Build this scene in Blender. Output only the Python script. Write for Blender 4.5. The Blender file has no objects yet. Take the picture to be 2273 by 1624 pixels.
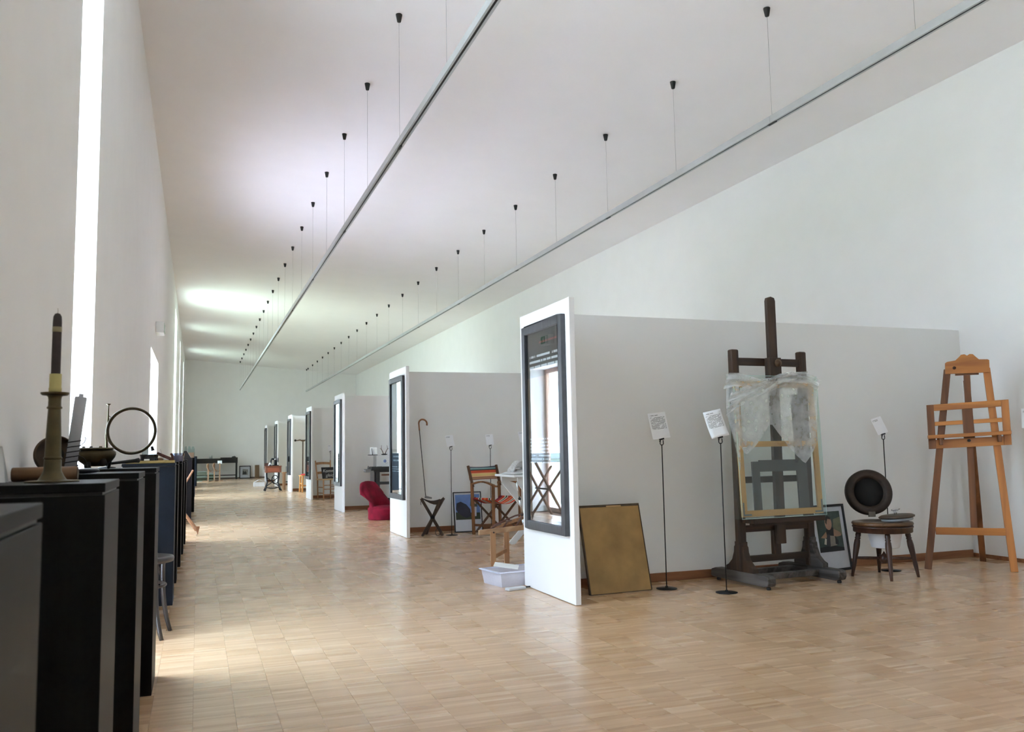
import bpy, bmesh, math, random
from mathutils import Vector, Matrix
random.seed(7)
sc = bpy.context.scene
col = sc.collection

# ------------------------------------------------------------------ camera
FPX, YAW, PITCH, ROLL = 1902.4, .3517, .0966, -.0176
CX, CY, CH = 1136.5, 812.0, 1.08
_F = Vector((math.sin(YAW)*math.cos(PITCH), math.cos(YAW)*math.cos(PITCH), math.sin(PITCH)))
_R0 = Vector((math.cos(YAW), -math.sin(YAW), 0)); _U0 = _R0.cross(_F)
CR = _R0*math.cos(ROLL) + _U0*math.sin(ROLL)
CU = -_R0*math.sin(ROLL) + _U0*math.cos(ROLL)
CAM = Vector((0, 0, CH))
cam = bpy.data.cameras.new('camera'); cob = bpy.data.objects.new('camera', cam); col.objects.link(cob)
cam.sensor_fit = 'HORIZONTAL'; cam.sensor_width = 36; cam.lens = 36*FPX/2273
m3 = Matrix((CR, CU, -_F)).transposed()
cob.matrix_world = Matrix.Translation(CAM) @ m3.to_4x4()
cam.clip_start = .05; cam.clip_end = 200
cam.dof.use_dof = True; cam.dof.focus_distance = 6.5; cam.dof.aperture_fstop = 8.0
sc.camera = cob

# ------------------------------------------------------------------ daylight (bright overcast sky, sunlit ground below the horizon) and exposure
SKY = 17
w = bpy.data.worlds.new('sky'); sc.world = w; w.use_nodes = True
nt = w.node_tree; nt.nodes.clear()
tc = nt.nodes.new('ShaderNodeTexCoord'); sep = nt.nodes.new('ShaderNodeSeparateXYZ')
rmp = nt.nodes.new('ShaderNodeValToRGB'); mr = nt.nodes.new('ShaderNodeMapRange')
bg = nt.nodes.new('ShaderNodeBackground'); wo = nt.nodes.new('ShaderNodeOutputWorld')
mr.inputs['From Min'].default_value = -1; mr.inputs['From Max'].default_value = 1
nt.links.new(tc.outputs['Generated'], sep.inputs[0]); nt.links.new(sep.outputs['Z'], mr.inputs['Value'])
nt.links.new(mr.outputs[0], rmp.inputs[0]); nt.links.new(rmp.outputs[0], bg.inputs[0]); nt.links.new(bg.outputs[0], wo.inputs[0])
el = rmp.color_ramp.elements
el[0].position = .5; el[0].color = (.80, .955, 1.19, 1)
el[1].position = 1; el[1].color = (.95, 1.12, 1.38, 1)
bg.inputs[1].default_value = SKY
sun = bpy.data.lights.new('sun', 'SUN'); sun.energy = 100; sun.angle = D_SUN = .009; sun.color = (.84, .97, 1.28)
sob = bpy.data.objects.new('sun', sun); col.objects.link(sob)
sob.rotation_euler = Vector((.04, .72, -.69)).to_track_quat('-Z', 'Y').to_euler()
sc.view_settings.view_transform = 'Standard'; sc.view_settings.look = 'None'
sc.view_settings.gamma = 1; sc.view_settings.use_curve_mapping = False
sc.view_settings.exposure = 0.04
sc.cycles.max_bounces = 10; sc.cycles.diffuse_bounces = 7; sc.cycles.transparent_max_bounces = 24
sc.cycles.sample_clamp_indirect = 0
sc.cycles.use_guiding = False
sc.cycles.adaptive_threshold = .03

# ------------------------------------------------------------------ pixel helpers (real points on real planes)
def _d(px, py): return (px-CX)/FPX*CR - (py-CY)/FPX*CU + _F
def FL(px, py, z=0.0):
    v = _d(px, py); return CAM + v*((z-CH)/v.z)
def AY(px, py, y):
    v = _d(px, py); return CAM + v*(y/v.y)
def AX(px, py, x):
    v = _d(px, py); return CAM + v*(x/v.x)
def S(px, y):            # length in metres of px pixels at depth y (roughly upright, facing)
    return px*y*1.02/FPX

# ------------------------------------------------------------------ mesh builder
class MB:
    def __init__(s): s.v = []; s.f = []; s.sm = []
    def add(s, vs, fs, smooth=False, M=None):
        o = len(s.v)
        for p in vs: s.v.append((M @ Vector(p)) if M else Vector(p))
        for f in fs: s.f.append(tuple(i+o for i in f)); s.sm.append(smooth)
        return s
    def box(s, x0, x1, y0, y1, z0, z1, M=None):
        vs = [(x0,y0,z0),(x1,y0,z0),(x1,y1,z0),(x0,y1,z0),(x0,y0,z1),(x1,y0,z1),(x1,y1,z1),(x0,y1,z1)]
        return s.add(vs, [(0,3,2,1),(4,5,6,7),(0,1,5,4),(1,2,6,5),(2,3,7,6),(3,0,4,7)], False, M)
    def bar(s, a, b, w, d, up=(0,0,1), w2=None, d2=None):
        # beam from a to b; w along side axis, d along "up" side
        a = Vector(a); b = Vector(b); t = (b-a).normalized(); up = Vector(up)
        sd = t.cross(up)
        if sd.length < 1e-4: sd = t.cross(Vector((0,1,0)))
        sd.normalize(); u = sd.cross(t).normalized()
        w2 = w if w2 is None else w2; d2 = d if d2 is None else d2
        vs = []
        for p, ww, dd in ((a, w, d), (b, w2, d2)):
            for i, j in ((-1,-1),(1,-1),(1,1),(-1,1)): vs.append(p + sd*(i*ww/2) + u*(j*dd/2))
        return s.add(vs, [(3,2,1,0),(4,5,6,7),(0,1,5,4),(1,2,6,5),(2,3,7,6),(3,0,4,7)])
    def tube(s, pts, r, n=10, closed=False, caps=True):
        pts = [Vector(p) for p in pts]; m = len(pts)
        rs = r if isinstance(r, (list, tuple)) else [r]*m
        vs = []; fs = []; prev = None
        for i, p in enumerate(pts):
            if closed: t = pts[(i+1) % m]-pts[i-1]
            else: t = pts[min(i+1, m-1)]-pts[max(i-1, 0)]
            t.normalize()
            if prev is None:
                u = t.cross(Vector((0,0,1)))
                if u.length < .05: u = t.cross(Vector((0,1,0)))
            else: u = prev - t*prev.dot(t)
            u.normalize(); prev = u; q = t.cross(u)
            for k in range(n):
                a = 2*math.pi*k/n; vs.append(p + (u*math.cos(a)+q*math.sin(a))*rs[i])
        for i in range(m if closed else m-1):
            j = (i+1) % m
            for k in range(n):
                k2 = (k+1) % n; fs.append((i*n+k, i*n+k2, j*n+k2, j*n+k))
        s.add(vs, fs, True)
        if caps and not closed:
            s.add(vs[:n], [tuple(range(n))[::-1]]); s.add(vs[-n:], [tuple(range(n))])
        return s
    def lathe(s, prof, n=24, M=None, smooth=True):
        # prof: list of (r, z)
        vs = []; fs = []
        for r, z in prof:
            for k in range(n):
                a = 2*math.pi*k/n; vs.append((r*math.cos(a), r*math.sin(a), z))
        for i in range(len(prof)-1):
            for k in range(n):
                k2 = (k+1) % n; fs.append((i*n+k, i*n+k2, (i+1)*n+k2, (i+1)*n+k))
        if prof[0][0] > 1e-5: fs.append(tuple(range(n))[::-1])
        if prof[-1][0] > 1e-5: fs.append(tuple(range((len(prof)-1)*n, len(prof)*n)))
        return s.add(vs, fs, smooth, M)
    def prism(s, poly, t0, t1, M=None):
        # poly in local XZ, thickness along local Y from t0 to t1
        n = len(poly); vs = [(x, t0, z) for x, z in poly] + [(x, t1, z) for x, z in poly]
        fs = [tuple(range(n)), tuple(range(n, 2*n))[::-1]]
        for i in range(n): j = (i+1) % n; fs.append((i, i+n, j+n, j))
        return s.add(vs, fs, False, M)
    def sphere(s, c, r, n=12, sc_=(1,1,1)):
        c = Vector(c); pr = []
        vs = []; fs = []; m = n//2+1
        for i in range(m+1):
            th = math.pi*i/m
            for k in range(n):
                a = 2*math.pi*k/n
                vs.append(c + Vector((r*sc_[0]*math.sin(th)*math.cos(a), r*sc_[1]*math.sin(th)*math.sin(a), r*sc_[2]*math.cos(th))))
        for i in range(m):
            for k in range(n):
                k2 = (k+1) % n; fs.append((i*n+k, (i+1)*n+k, (i+1)*n+k2, i*n+k2))
        return s.add(vs, fs, True)
    def grid(s, fn, nu, nv, smooth=True):
        vs = [fn(i/nu, j/nv) for i in range(nu+1) for j in range(nv+1)]
        fs = [(i*(nv+1)+j, (i+1)*(nv+1)+j, (i+1)*(nv+1)+j+1, i*(nv+1)+j+1) for i in range(nu) for j in range(nv)]
        return s.add(vs, fs, smooth)
    def build(s, name, mat, parent=None, bevel=0, solid=0, world=False, sub=0, seg=2):
        me = bpy.data.meshes.new(name)
        me.from_pydata([tuple(p) for p in s.v], [], s.f)
        me.polygons.foreach_set('use_smooth', s.sm)
        bm = bmesh.new(); bm.from_mesh(me); bmesh.ops.remove_doubles(bm, verts=bm.verts, dist=1e-6)
        bmesh.ops.recalc_face_normals(bm, faces=bm.faces); bm.to_mesh(me); bm.free()
        me.materials.append(mat)
        o = bpy.data.objects.new(name, me); col.objects.link(o)
        if parent is not None:
            o.parent = parent
            if world: o.matrix_parent_inverse = WM(parent).inverted()
        if solid:
            md = o.modifiers.new('solid', 'SOLIDIFY'); md.thickness = solid; md.offset = 0
        if bevel:
            md = o.modifiers.new('bevel', 'BEVEL'); md.width = bevel; md.segments = seg; md.limit_method = 'ANGLE'; md.angle_limit = math.radians(40)
        if sub:
            md = o.modifiers.new('sub', 'SUBSURF'); md.levels = sub; md.render_levels = sub
        return o

def WM(o):
    m = Matrix.LocRotScale(o.location, o.rotation_euler, o.scale)
    return (WM(o.parent) @ o.matrix_parent_inverse @ m) if o.parent else m
def thing(name, label, cat, loc=(0,0,0), rz=0, group=None, rot=None):
    o = bpy.data.objects.new(name, None); col.objects.link(o); o.empty_display_size = .1
    o.location = loc; o.rotation_euler = rot if rot else (0, 0, rz)
    o['label'] = label; o['category'] = cat
    if group: o['group'] = group
    return o
def tag(o, label, cat, group=None):
    o['label'] = label; o['category'] = cat
    if group: o['group'] = group
    return o
def struct(o, label=None):
    o['kind'] = 'structure'
    if label: o['label'] = label
    return o
def dup(root, loc, rz=None, label=None):
    r = root.copy(); col.objects.link(r); r.location = loc
    if rz is not None: r.rotation_euler = (0, 0, rz)
    if label: r['label'] = label
    for ch in list(root.children):
        c = ch.copy(); col.objects.link(c); c.parent = r
        for g in ch.children:
            d = g.copy(); col.objects.link(d); d.parent = c
    return r
def B(*a, **k): return MB().box(*a, **k)
def RX(a): return Matrix.Rotation(a, 4, 'X')
def RY(a): return Matrix.Rotation(a, 4, 'Y')
def RZ(a): return Matrix.Rotation(a, 4, 'Z')
def T(*p): return Matrix.Translation(Vector(p))
D = math.radians

# ------------------------------------------------------------------ materials
MATS = {}
def newmat(name):
    m = bpy.data.materials.new(name); m.use_nodes = True
    return m, m.node_tree, m.node_tree.nodes['Principled BSDF']
def lin(c):
    f = lambda x: x/12.92 if x <= .04045 else ((x+.055)/1.055)**2.4
    return tuple(f(x/255) for x in c)
def rgba(c, k=1): return (min(c[0]*k,1), min(c[1]*k,1), min(c[2]*k,1), 1)
def plain(name, rgb, rough=.6, metal=0, var=.06, scale=8, bump=0, spec=.5, coat=0, stretch=(1,1,1)):
    # sRGB colour with a soft procedural variation
    if name in MATS: return MATS[name]
    m, t, b = newmat(name); c = lin(rgb)
    co = t.nodes.new('ShaderNodeTexCoord'); mp = t.nodes.new('ShaderNodeMapping'); n = t.nodes.new('ShaderNodeTexNoise'); r = t.nodes.new('ShaderNodeValToRGB')
    mp.inputs['Scale'].default_value = stretch
    n.inputs['Scale'].default_value = scale; n.inputs['Detail'].default_value = 4
    r.color_ramp.elements[0].position = .3; r.color_ramp.elements[1].position = .7
    r.color_ramp.elements[0].color = rgba(c, 1-var); r.color_ramp.elements[1].color = rgba(c, 1+var)
    t.links.new(co.outputs['Object'], mp.inputs[0]); t.links.new(mp.outputs[0], n.inputs['Vector']); t.links.new(n.outputs['Fac'], r.inputs[0]); t.links.new(r.outputs[0], b.inputs['Base Color'])
    b.inputs['Roughness'].default_value = rough; b.inputs['Metallic'].default_value = metal; b.inputs['Specular IOR Level'].default_value = spec
    b.inputs['Coat Weight'].default_value = coat
    if bump:
        bp = t.nodes.new('ShaderNodeBump'); bp.inputs['Strength'].default_value = bump; bp.inputs['Distance'].default_value = .01
        t.links.new(n.outputs['Fac'], bp.inputs['Height']); t.links.new(bp.outputs[0], b.inputs['Normal'])
    MATS[name] = m; return m
def wood(name, dark, light, axis=2, rough=.45, scale=14, stretch=.06, spec=.4):
    if name in MATS: return MATS[name]
    m, t, b = newmat(name)
    co = t.nodes.new('ShaderNodeTexCoord'); mp = t.nodes.new('ShaderNodeMapping'); n = t.nodes.new('ShaderNodeTexNoise'); r = t.nodes.new('ShaderNodeValToRGB')
    s = [1,1,1]; s[axis] = stretch; mp.inputs['Scale'].default_value = s
    n.inputs['Scale'].default_value = scale; n.inputs['Detail'].default_value = 6; n.inputs['Distortion'].default_value = 1.2
    r.color_ramp.elements[0].position = .32; r.color_ramp.elements[1].position = .66
    r.color_ramp.elements[0].color = rgba(lin(dark)); r.color_ramp.elements[1].color = rgba(lin(light))
    t.links.new(co.outputs['Object'], mp.inputs[0]); t.links.new(mp.outputs[0], n.inputs['Vector']); t.links.new(n.outputs['Fac'], r.inputs[0]); t.links.new(r.outputs[0], b.inputs['Base Color'])
    b.inputs['Roughness'].default_value = rough; b.inputs['Specular IOR Level'].default_value = spec
    bp = t.nodes.new('ShaderNodeBump'); bp.inputs['Strength'].default_value = .15; bp.inputs['Distance'].default_value = .004
    t.links.new(n.outputs['Fac'], bp.inputs['Height']); t.links.new(bp.outputs[0], b.inputs['Normal'])
    MATS[name] = m; return m
def glassy(name, tint=(235,245,243), f0=.045, rough=.0):
    # thin clear sheet: straight transmission plus a Schlick reflection on each face
    if name in MATS: return MATS[name]
    m = bpy.data.materials.new(name); m.use_nodes = True; t = m.node_tree; t.nodes.clear(); N = t.nodes; L = t.links
    o = N.new('ShaderNodeOutputMaterial'); mx = N.new('ShaderNodeMixShader'); tr = N.new('ShaderNodeBsdfTransparent'); gl = N.new('ShaderNodeBsdfGlossy')
    g = N.new('ShaderNodeNewGeometry'); dt = N.new('ShaderNodeVectorMath'); dt.operation = 'DOT_PRODUCT'
    L.new(g.outputs['Normal'], dt.inputs[0]); L.new(g.outputs['Incoming'], dt.inputs[1])
    def M_(op, a, b):
        n = N.new('ShaderNodeMath'); n.operation = op
        for i, v in enumerate((a, b)):
            if isinstance(v, (int, float)): n.inputs[i].default_value = v
            else: L.new(v, n.inputs[i])
        return n.outputs[0]
    c = M_('ABSOLUTE', dt.outputs['Value'], 0); sch = M_('POWER', M_('SUBTRACT', 1.0, c), 5.0)
    fac = M_('ADD', f0, M_('MULTIPLY', sch, 1-f0))
    tr.inputs[0].default_value = rgba(lin(tint)); gl.inputs['Roughness'].default_value = rough
    L.new(fac, mx.inputs[0]); L.new(tr.outputs[0], mx.inputs[1]); L.new(gl.outputs[0], mx.inputs[2]); L.new(mx.outputs[0], o.inputs[0])
    MATS[name] = m; return m

def milky(name, rgb, fac, rough=.4):
    # translucent sheet: part clear, part scattering plastic
    if name in MATS: return MATS[name]
    m = bpy.data.materials.new(name); m.use_nodes = True; t = m.node_tree; pb = t.nodes['Principled BSDF']; o = t.nodes['Material Output']
    n = t.nodes.new('ShaderNodeTexNoise'); n.inputs['Scale'].default_value = 12; r = t.nodes.new('ShaderNodeMapRange'); r.inputs['To Min'].default_value = fac-.06; r.inputs['To Max'].default_value = fac+.06
    mx = t.nodes.new('ShaderNodeMixShader'); tr = t.nodes.new('ShaderNodeBsdfTransparent')
    pb.inputs['Base Color'].default_value = rgba(lin(rgb)); pb.inputs['Roughness'].default_value = rough
    t.links.new(n.outputs['Fac'], r.inputs['Value']); t.links.new(r.outputs[0], mx.inputs[0]); t.links.new(tr.outputs[0], mx.inputs[1]); t.links.new(pb.outputs[0], mx.inputs[2]); t.links.new(mx.outputs[0], o.inputs[0])
    MATS[name] = m; return m
# ================================================================== SHELL
XL, XR, YN, YF = -.58, 6.88, -9.0, 39.9
WT = .35                                     # outer wall thickness
def ZC(x): return 5.19 - .08*x               # the ceiling slopes down to the right
WALL = plain('white_plaster', (243, 242, 240), .9, var=.012, scale=3, bump=.02, spec=.2)
CEIL = plain('white_ceiling_paint', (244, 242, 242), .9, var=.01, scale=2, spec=.2)
PANEL = plain('white_panel_paint', (240, 240, 240), .55, var=.008, scale=2, spec=.35)
SKIRT = wood('oak_skirting', (120, 78, 50), (158, 108, 72), axis=0, rough=.5)
FRAMEW = plain('window_frame_paint', (205, 207, 208), .5)
PANE = glassy('window_glass', (250, 253, 252))

# left wall with tall window slots and the glazed door
WINS = [(-4.0, -2.8, .02, 4.72), (4.60, 5.50, .02, 4.72), (11.75, 13.95, 0, 2.46), (22.8, 24.7, .02, 4.72), (29.1, 29.8, .02, 4.72), (35.7, 36.5, .02, 4.72)]
wl = MB(); y = YN
HL = ZC(XL)
for a, b, z0, z1 in WINS:
    wl.box(XL-WT, XL, y, a, 0, HL)
    wl.box(XL-WT, XL, a, b, z1, HL)
    if z0 > 0: wl.box(XL-WT, XL, a, b, -.15, z0)
    y = b
wl.box(XL-WT, XL, y, YF+.3, 0, HL)
struct(wl.build('wall_left', WALL), 'tall white plastered wall with narrow full height window slots')
struct(B(XR, XR+.3, YN, YF+.3, 0, ZC(XR)+.05).build('wall_right', WALL), 'long white plastered wall behind the exhibition bays')
pf = MB(); pf.add([(XL-WT, YF, 0), (XR+.3, YF, 0), (XR+.3, YF, ZC(XR+.3)), (XL-WT, YF, ZC(XL-WT)), (XL-WT, YF+.3, 0), (XR+.3, YF+.3, 0), (XR+.3, YF+.3, ZC(XR+.3)), (XL-WT, YF+.3, ZC(XL-WT))],
                  [(0,1,2,3), (7,6,5,4), (0,4,5,1), (1,5,6,2), (2,6,7,3), (3,7,4,0)])
struct(pf.build('wall_far', WALL), 'white end wall with a sloping top edge')
pn = MB(); pn.add([(XL-WT, YN-.3, 0), (XR+.3, YN-.3, 0), (XR+.3, YN-.3, ZC(XR+.3)), (XL-WT, YN-.3, ZC(XL-WT)), (XL-WT, YN, 0), (XR+.3, YN, 0), (XR+.3, YN, ZC(XR+.3)), (XL-WT, YN, ZC(XL-WT))],
                  [(0,1,2,3), (7,6,5,4), (0,4,5,1), (1,5,6,2), (2,6,7,3), (3,7,4,0)])
struct(pn.build('wall_near', WALL), 'white end wall behind the camera')
pc = MB(); a, b = XL-WT, XR+.3
pc.add([(a, YN-.3, ZC(a)), (b, YN-.3, ZC(b)), (b, YF+.3, ZC(b)), (a, YF+.3, ZC(a)), (a, YN-.3, ZC(a)+.2), (b, YN-.3, ZC(b)+.2), (b, YF+.3, ZC(b)+.2), (a, YF+.3, ZC(a)+.2)],
       [(0,1,2,3), (7,6,5,4), (0,4,5,1), (1,5,6,2), (2,6,7,3), (3,7,4,0)])
struct(pc.build('ceiling', CEIL), 'smooth white ceiling sloping down to the right')
struct(B(XR-.014, XR, YN, YF, 0, .035).build('baseboard_right', SKIRT))
struct(B(XL, XR, YF-.014, YF, 0, .06).build('baseboard_far', wood('dark_skirting', (96, 84, 74), (120, 104, 92), axis=0)))
struct(B(XL, XL+.012, YN, 4.6, 0, .05).build('baseboard_left', SKIRT))

for i, (a, b, z0, z1) in enumerate(WINS):
    door = z1 < 3
    n = 'door_1' if door else 'window_%d' % (i+1 if i < 2 else i)
    fm = wood('door_frame_timber', (196, 160, 140), (216, 184, 164), axis=2) if door else FRAMEW
    x0, x1 = XL-WT+.02, XL-WT+.08
    fw = .07 if door else .045
    f = MB()
    f.box(x0, x1, a, a+fw, z0, z1).box(x0, x1, b-fw, b, z0, z1).box(x0, x1, a+fw, b-fw, z1-fw, z1).box(x0, x1, a+fw, b-fw, z0, z0+fw)
    fo = struct(f.build(n, fm, bevel=.004), ('wide glazed door with a pale timber frame' if door else 'tall narrow window slot glowing with daylight'))
    if door:
        mid = (a+b)/2
        B(x0, x1, mid-.05, mid+.05, z0+fw, z1-fw).build('door_stile', fm, fo)
        B(x1, x1+.05, mid+.07, mid+.09, .95, 1.15).build('door_handle', plain('steel', (170,172,174), .3, 1), fo)
        B(x0+.025, x0+.035, a+fw, mid-.05, z0+fw, z1-fw).build('door_pane', PANE, fo)
        B(x0+.025, x0+.035, mid+.05, b-fw, z0+fw, z1-fw).build('door_pane', PANE, fo)
    else:
        zm = 2.4
        B(x0, x1, a+fw, b-fw, zm-.02, zm+.02).build('transom', fm, fo)
        B(x0+.025, x0+.035, a+fw, b-fw, z0+fw, zm-.02).build('window_pane', PANE, fo)
        B(x0+.025, x0+.035, a+fw, b-fw, zm+.02, z1-fw).build('window_pane', PANE, fo)
    # portal that guides the skylight through this opening
    L = bpy.data.lights.new('sky_portal', 'AREA'); L.shape = 'RECTANGLE'; L.size = b-a; L.size_y = z1-z0
    L.cycles.is_portal = True
    lo = bpy.data.objects.new('sky_portal', L); col.objects.link(lo)
    lo.matrix_world = T(XL-WT-.02, (a+b)/2, (z0+z1)/2) @ RZ(D(90)) @ RX(D(-90)) @ RZ(0)
    lo.rotation_euler = (D(90), 0, D(-90)); lo.location = (XL-WT-.02, (a+b)/2, (z0+z1)/2)

# ------------------------------------------------------------------ parquet floor
CW, BL, SW = .166, .144, .024
def floor_mat():
    m, t, b = newmat('oak_strip_parquet'); N = t.nodes; L = t.links
    def math_(op, a, b_=None, c=None):
        n = N.new('ShaderNodeMath'); n.operation = op
        for i, v in enumerate((a, b_, c)):
            if v is None: continue
            if isinstance(v, (int, float)): n.inputs[i].default_value = v
            else: L.new(v, n.inputs[i])
        return n.outputs[0]
    g = N.new('ShaderNodeNewGeometry'); s = N.new('ShaderNodeSeparateXYZ'); L.new(g.outputs['Position'], s.inputs[0])
    cx = math_('FLOOR', math_('DIVIDE', s.outputs['X'], CW))
    half = math_('MULTIPLY', math_('FLOORED_MODULO', cx, 2), BL/2)
    yy = math_('ADD', s.outputs['Y'], half)
    st = math_('FLOOR', math_('DIVIDE', yy, SW)); bl = math_('FLOOR', math_('DIVIDE', yy, BL))
    def wn(a, b_, off=0):
        c = N.new('ShaderNodeCombineXYZ'); L.new(a, c.inputs[0]); L.new(b_, c.inputs[1]); c.inputs[2].default_value = off
        n = N.new('ShaderNodeTexWhiteNoise'); n.noise_dimensions = '3D'; L.new(c.outputs[0], n.inputs['Vector']); return n.outputs['Value']
    rs = wn(cx, st, 1.5); rb = wn(cx, bl, 7.5)
    # fine grain along the strip
    mp = N.new('ShaderNodeMapping'); mp.inputs['Scale'].default_value = (6, 160, 1); L.new(g.outputs['Position'], mp.inputs[0])
    gn = N.new('ShaderNodeTexNoise'); gn.inputs['Scale'].default_value = 1.0; gn.inputs['Detail'].default_value = 3; L.new(mp.outputs[0], gn.inputs['Vector'])
    v = math_('ADD', math_('MULTIPLY', rs, .48), math_('ADD', math_('MULTIPLY', rb, .06), math_('MULTIPLY', gn.outputs['Fac'], .55)))
    r = N.new('ShaderNodeValToRGB'); L.new(v, r.inputs[0]); E = r.color_ramp.elements
    E[0].position = .12; E[0].color = rgba(lin((170, 133, 98))); E[1].position = 1.0; E[1].color = rgba(lin((230, 203, 172)))
    q = E.new(.36); q.color = rgba(lin((192, 154, 116))); q = E.new(.68); q.color = rgba(lin((205, 170, 133)))
    L.new(r.outputs[0], b.inputs['Base Color'])
    L.new(math_('ADD', .26, math_('MULTIPLY', rb, .04)), b.inputs['Roughness'])
    b.inputs['Coat Weight'].default_value = .4; b.inputs['Coat Roughness'].default_value = .2
    b.inputs['Specular IOR Level'].default_value = .5
    return m
FLOORM = floor_mat()
fl = struct(B(XL-WT, XR, YN, YF, -.12, -.005).build('floor', plain('floor_bed', (120, 88, 62), .8)), 'pale oak industrial parquet of short strips')
def inview(x, y):
    p = Vector((x, y, 0))-CAM; z = p.dot(_F)
    if z < .3: return None
    u = CX+FPX*p.dot(CR)/z; v = CY-FPX*p.dot(CU)/z
    return z if (-60 < u < 2333 and v < 1690) else None
blk = {}
c0, c1 = math.floor(XL/CW), math.ceil(XR/CW)
cells = []
for c in range(c0, c1):
    off = (c % 2)*BL/2
    for k in range(math.floor(YN/BL), math.ceil((YF+BL)/BL)):
        x0, x1 = c*CW, (c+1)*CW; y0, y1 = k*BL-off, (k+1)*BL-off
        x0 = max(x0, XL); x1 = min(x1, XR); y0 = max(y0, YN); y1 = min(y1, YF)
        if x1-x0 < .01 or y1-y0 < .01: continue
        cells.append((x0, x1, y0, y1))
G = .0004
def hidden(x, y): return x < -.12 and y < 4.4
vis = []
for q in cells:
    z = inview((q[0]+q[1])/2, (q[2]+q[3])/2)
    full = abs(q[1]-q[0]-CW) < 1e-4 and abs(q[3]-q[2]-BL) < 1e-4
    if z and full and not hidden(q[0], q[2]): vis.append((z, q))
vis.sort(key=lambda a: a[0])
near = [q for _, q in vis[:300]]; nearset = set(near)
bm_ = MB(); bm_.box(G, CW-G, G, BL-G, -.006, 0)
proto = bm_.build('parquet_block', FLOORM, fl); proto.location = (near[0][0], near[0][2], 0)
for q in near[1:]:
    o = proto.copy(); col.objects.link(o); o.parent = fl; o.location = (q[0], q[2], 0)
V = []; Fc = []
for q in cells:
    if q in nearset: continue
    x0, x1, y0, y1 = q[0]+G, q[1]-G, q[2]+G, q[3]-G; o = len(V)
    V += [(x0,y0,0),(x1,y0,0),(x1,y1,0),(x0,y1,0),(x0,y0,-.005),(x1,y0,-.005),(x1,y1,-.005),(x0,y1,-.005)]
    Fc += [(o,o+1,o+2,o+3),(o+4,o+5,o+1,o),(o+5,o+6,o+2,o+1),(o+6,o+7,o+3,o+2),(o+7,o+4,o,o+3)]
me = bpy.data.meshes.new('parquet_field'); me.from_pydata(V, [], Fc); me.materials.append(FLOORM)
pfo = bpy.data.objects.new('parquet_field', me); col.objects.link(pfo); pfo.parent = fl; pfo['kind'] = 'stuff'

# ground outside the windows: a pale paved terrace along the house, lawn beyond
struct(B(XL-WT-2.3, XL-WT, YN-20, 17.5, -.4, -.15).build('terrace', plain('terrace_paving', (240, 226, 230), .9, var=.04, scale=2)), 'pale paved terrace outside the windows')
lw_ = MB(); lw_.box(XL-WT-90, XL-WT-2.3, YN-60, YF+60, -.4, -.17).box(XL-WT-2.3, XL-WT, 17.5, YF+60, -.4, -.17)
struct(lw_.build('lawn', plain('lawn_grass', (134, 142, 116), .9, var=.12, scale=1)), 'lawn beyond the terrace')
# ================================================================== PARTITIONS
WINGP = plain('light_grey_partition_paint', (234, 235, 233), .7, var=.01, scale=2, spec=.25)
X0, PT, HP, PL = 2.458, .041, 2.15, .985
PY = [5.506, 10.598, 15.653, 20.20, 24.70, 29.24, 33.79]
WO = .70                                      # wing front face, metres behind the near edge
PLAB = ['white partition bay nearest the camera, with the dark studio easel before it', 'white partition with the striped folding chair and golf club before it',
        'white partition with the red velvet chair before it', 'white partition with the chalkboard chair before it',
        'white partition behind the orange wooden stool', 'white partition next to last before the end wall', 'white partition farthest away, nearest the end wall']
for i, y in enumerate(PY):
    r = thing('exhibition_partition', PLAB[i], 'partition', (X0, y, 0), 0, 'partition bays along the hall')
    B(0, PT, 0, PL, .004, HP).build('end_panel', PANEL, r, bevel=.002)
    B(PT, XR-X0-.10, WO, WO+.09, 0, HP-.005).build('wing_panel', WINGP, r)
    B(XR-X0-.10, XR-X0, WO+.012, WO+.09, 0, HP-.005).build('filler_strip', WINGP, r)
    B(PT, XR-X0-.03, WO-.014, WO, 0, .068).build('skirting', SKIRT, r, bevel=.003)
# ================================================================== LIGHT TRACKS
ALU = plain('brushed_aluminium', (196, 199, 199), .35, .55, var=.03)
BLK = plain('black_plastic', (24, 24, 25), .45)
WIRE = plain('steel_wire', (176, 176, 176), .5, .4)
ZT, SP = 3.832, 1.5635
for n, (tx, y0, yend, lab) in enumerate(((1.666, 7.379, 38.6, 'slim aluminium light track nearer the window wall, hung on wires'), (4.55, 5.861, 39.3, 'slim aluminium light track nearer the exhibition bays, hung on wires'))):
    r = thing('light_track', lab, 'light track', (tx, 18.0, ZT), 0, 'ceiling light tracks')
    ys = []; y = y0-5*SP
    while y < yend: ys.append(y); y += SP
    ys.append(yend-.06)
    ya = ys[0]-.5
    cuts = [ya]+[ys[i] for i in range(1, len(ys)-1, 2)]+[yend]
    U = [(-.026, .03), (-.026, -.03), (-.009, -.03), (-.009, -.008), (.009, -.008), (.009, -.03), (.026, -.03), (.026, .03)]
    for a, b in zip(cuts, cuts[1:]):
        m = MB(); m.prism(U, a-18.0+.002, b-18.0-.002); m.build('track_section', ALU, r)
        B(-.0088, .0088, a-18, b-18, -.026, -.0085).build('slot_strip', BLK, r)
    for c in cuts[1:-1]: B(-.012, .012, c-18-.05, c-18+.05, -.034, -.024).build('joint_clip', BLK, r)
    zc = ZC(tx)-ZT
    an = MB().lathe([(.012, zc-.075), (.018, zc-.07), (.03, zc-.004), (.03, zc)], 14).build('ceiling_anchor', BLK, r)
    wi = MB().tube([(0, 0, .03), (0, 0, zc-.07)], .0016, 5).build('suspension_wire', WIRE, r)
    an.location.y = wi.location.y = ys[0]-18
    for y in ys[1:]:
        for o in (an, wi):
            c = o.copy(); col.objects.link(c); c.parent = r; c.location.y = y-18
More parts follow.
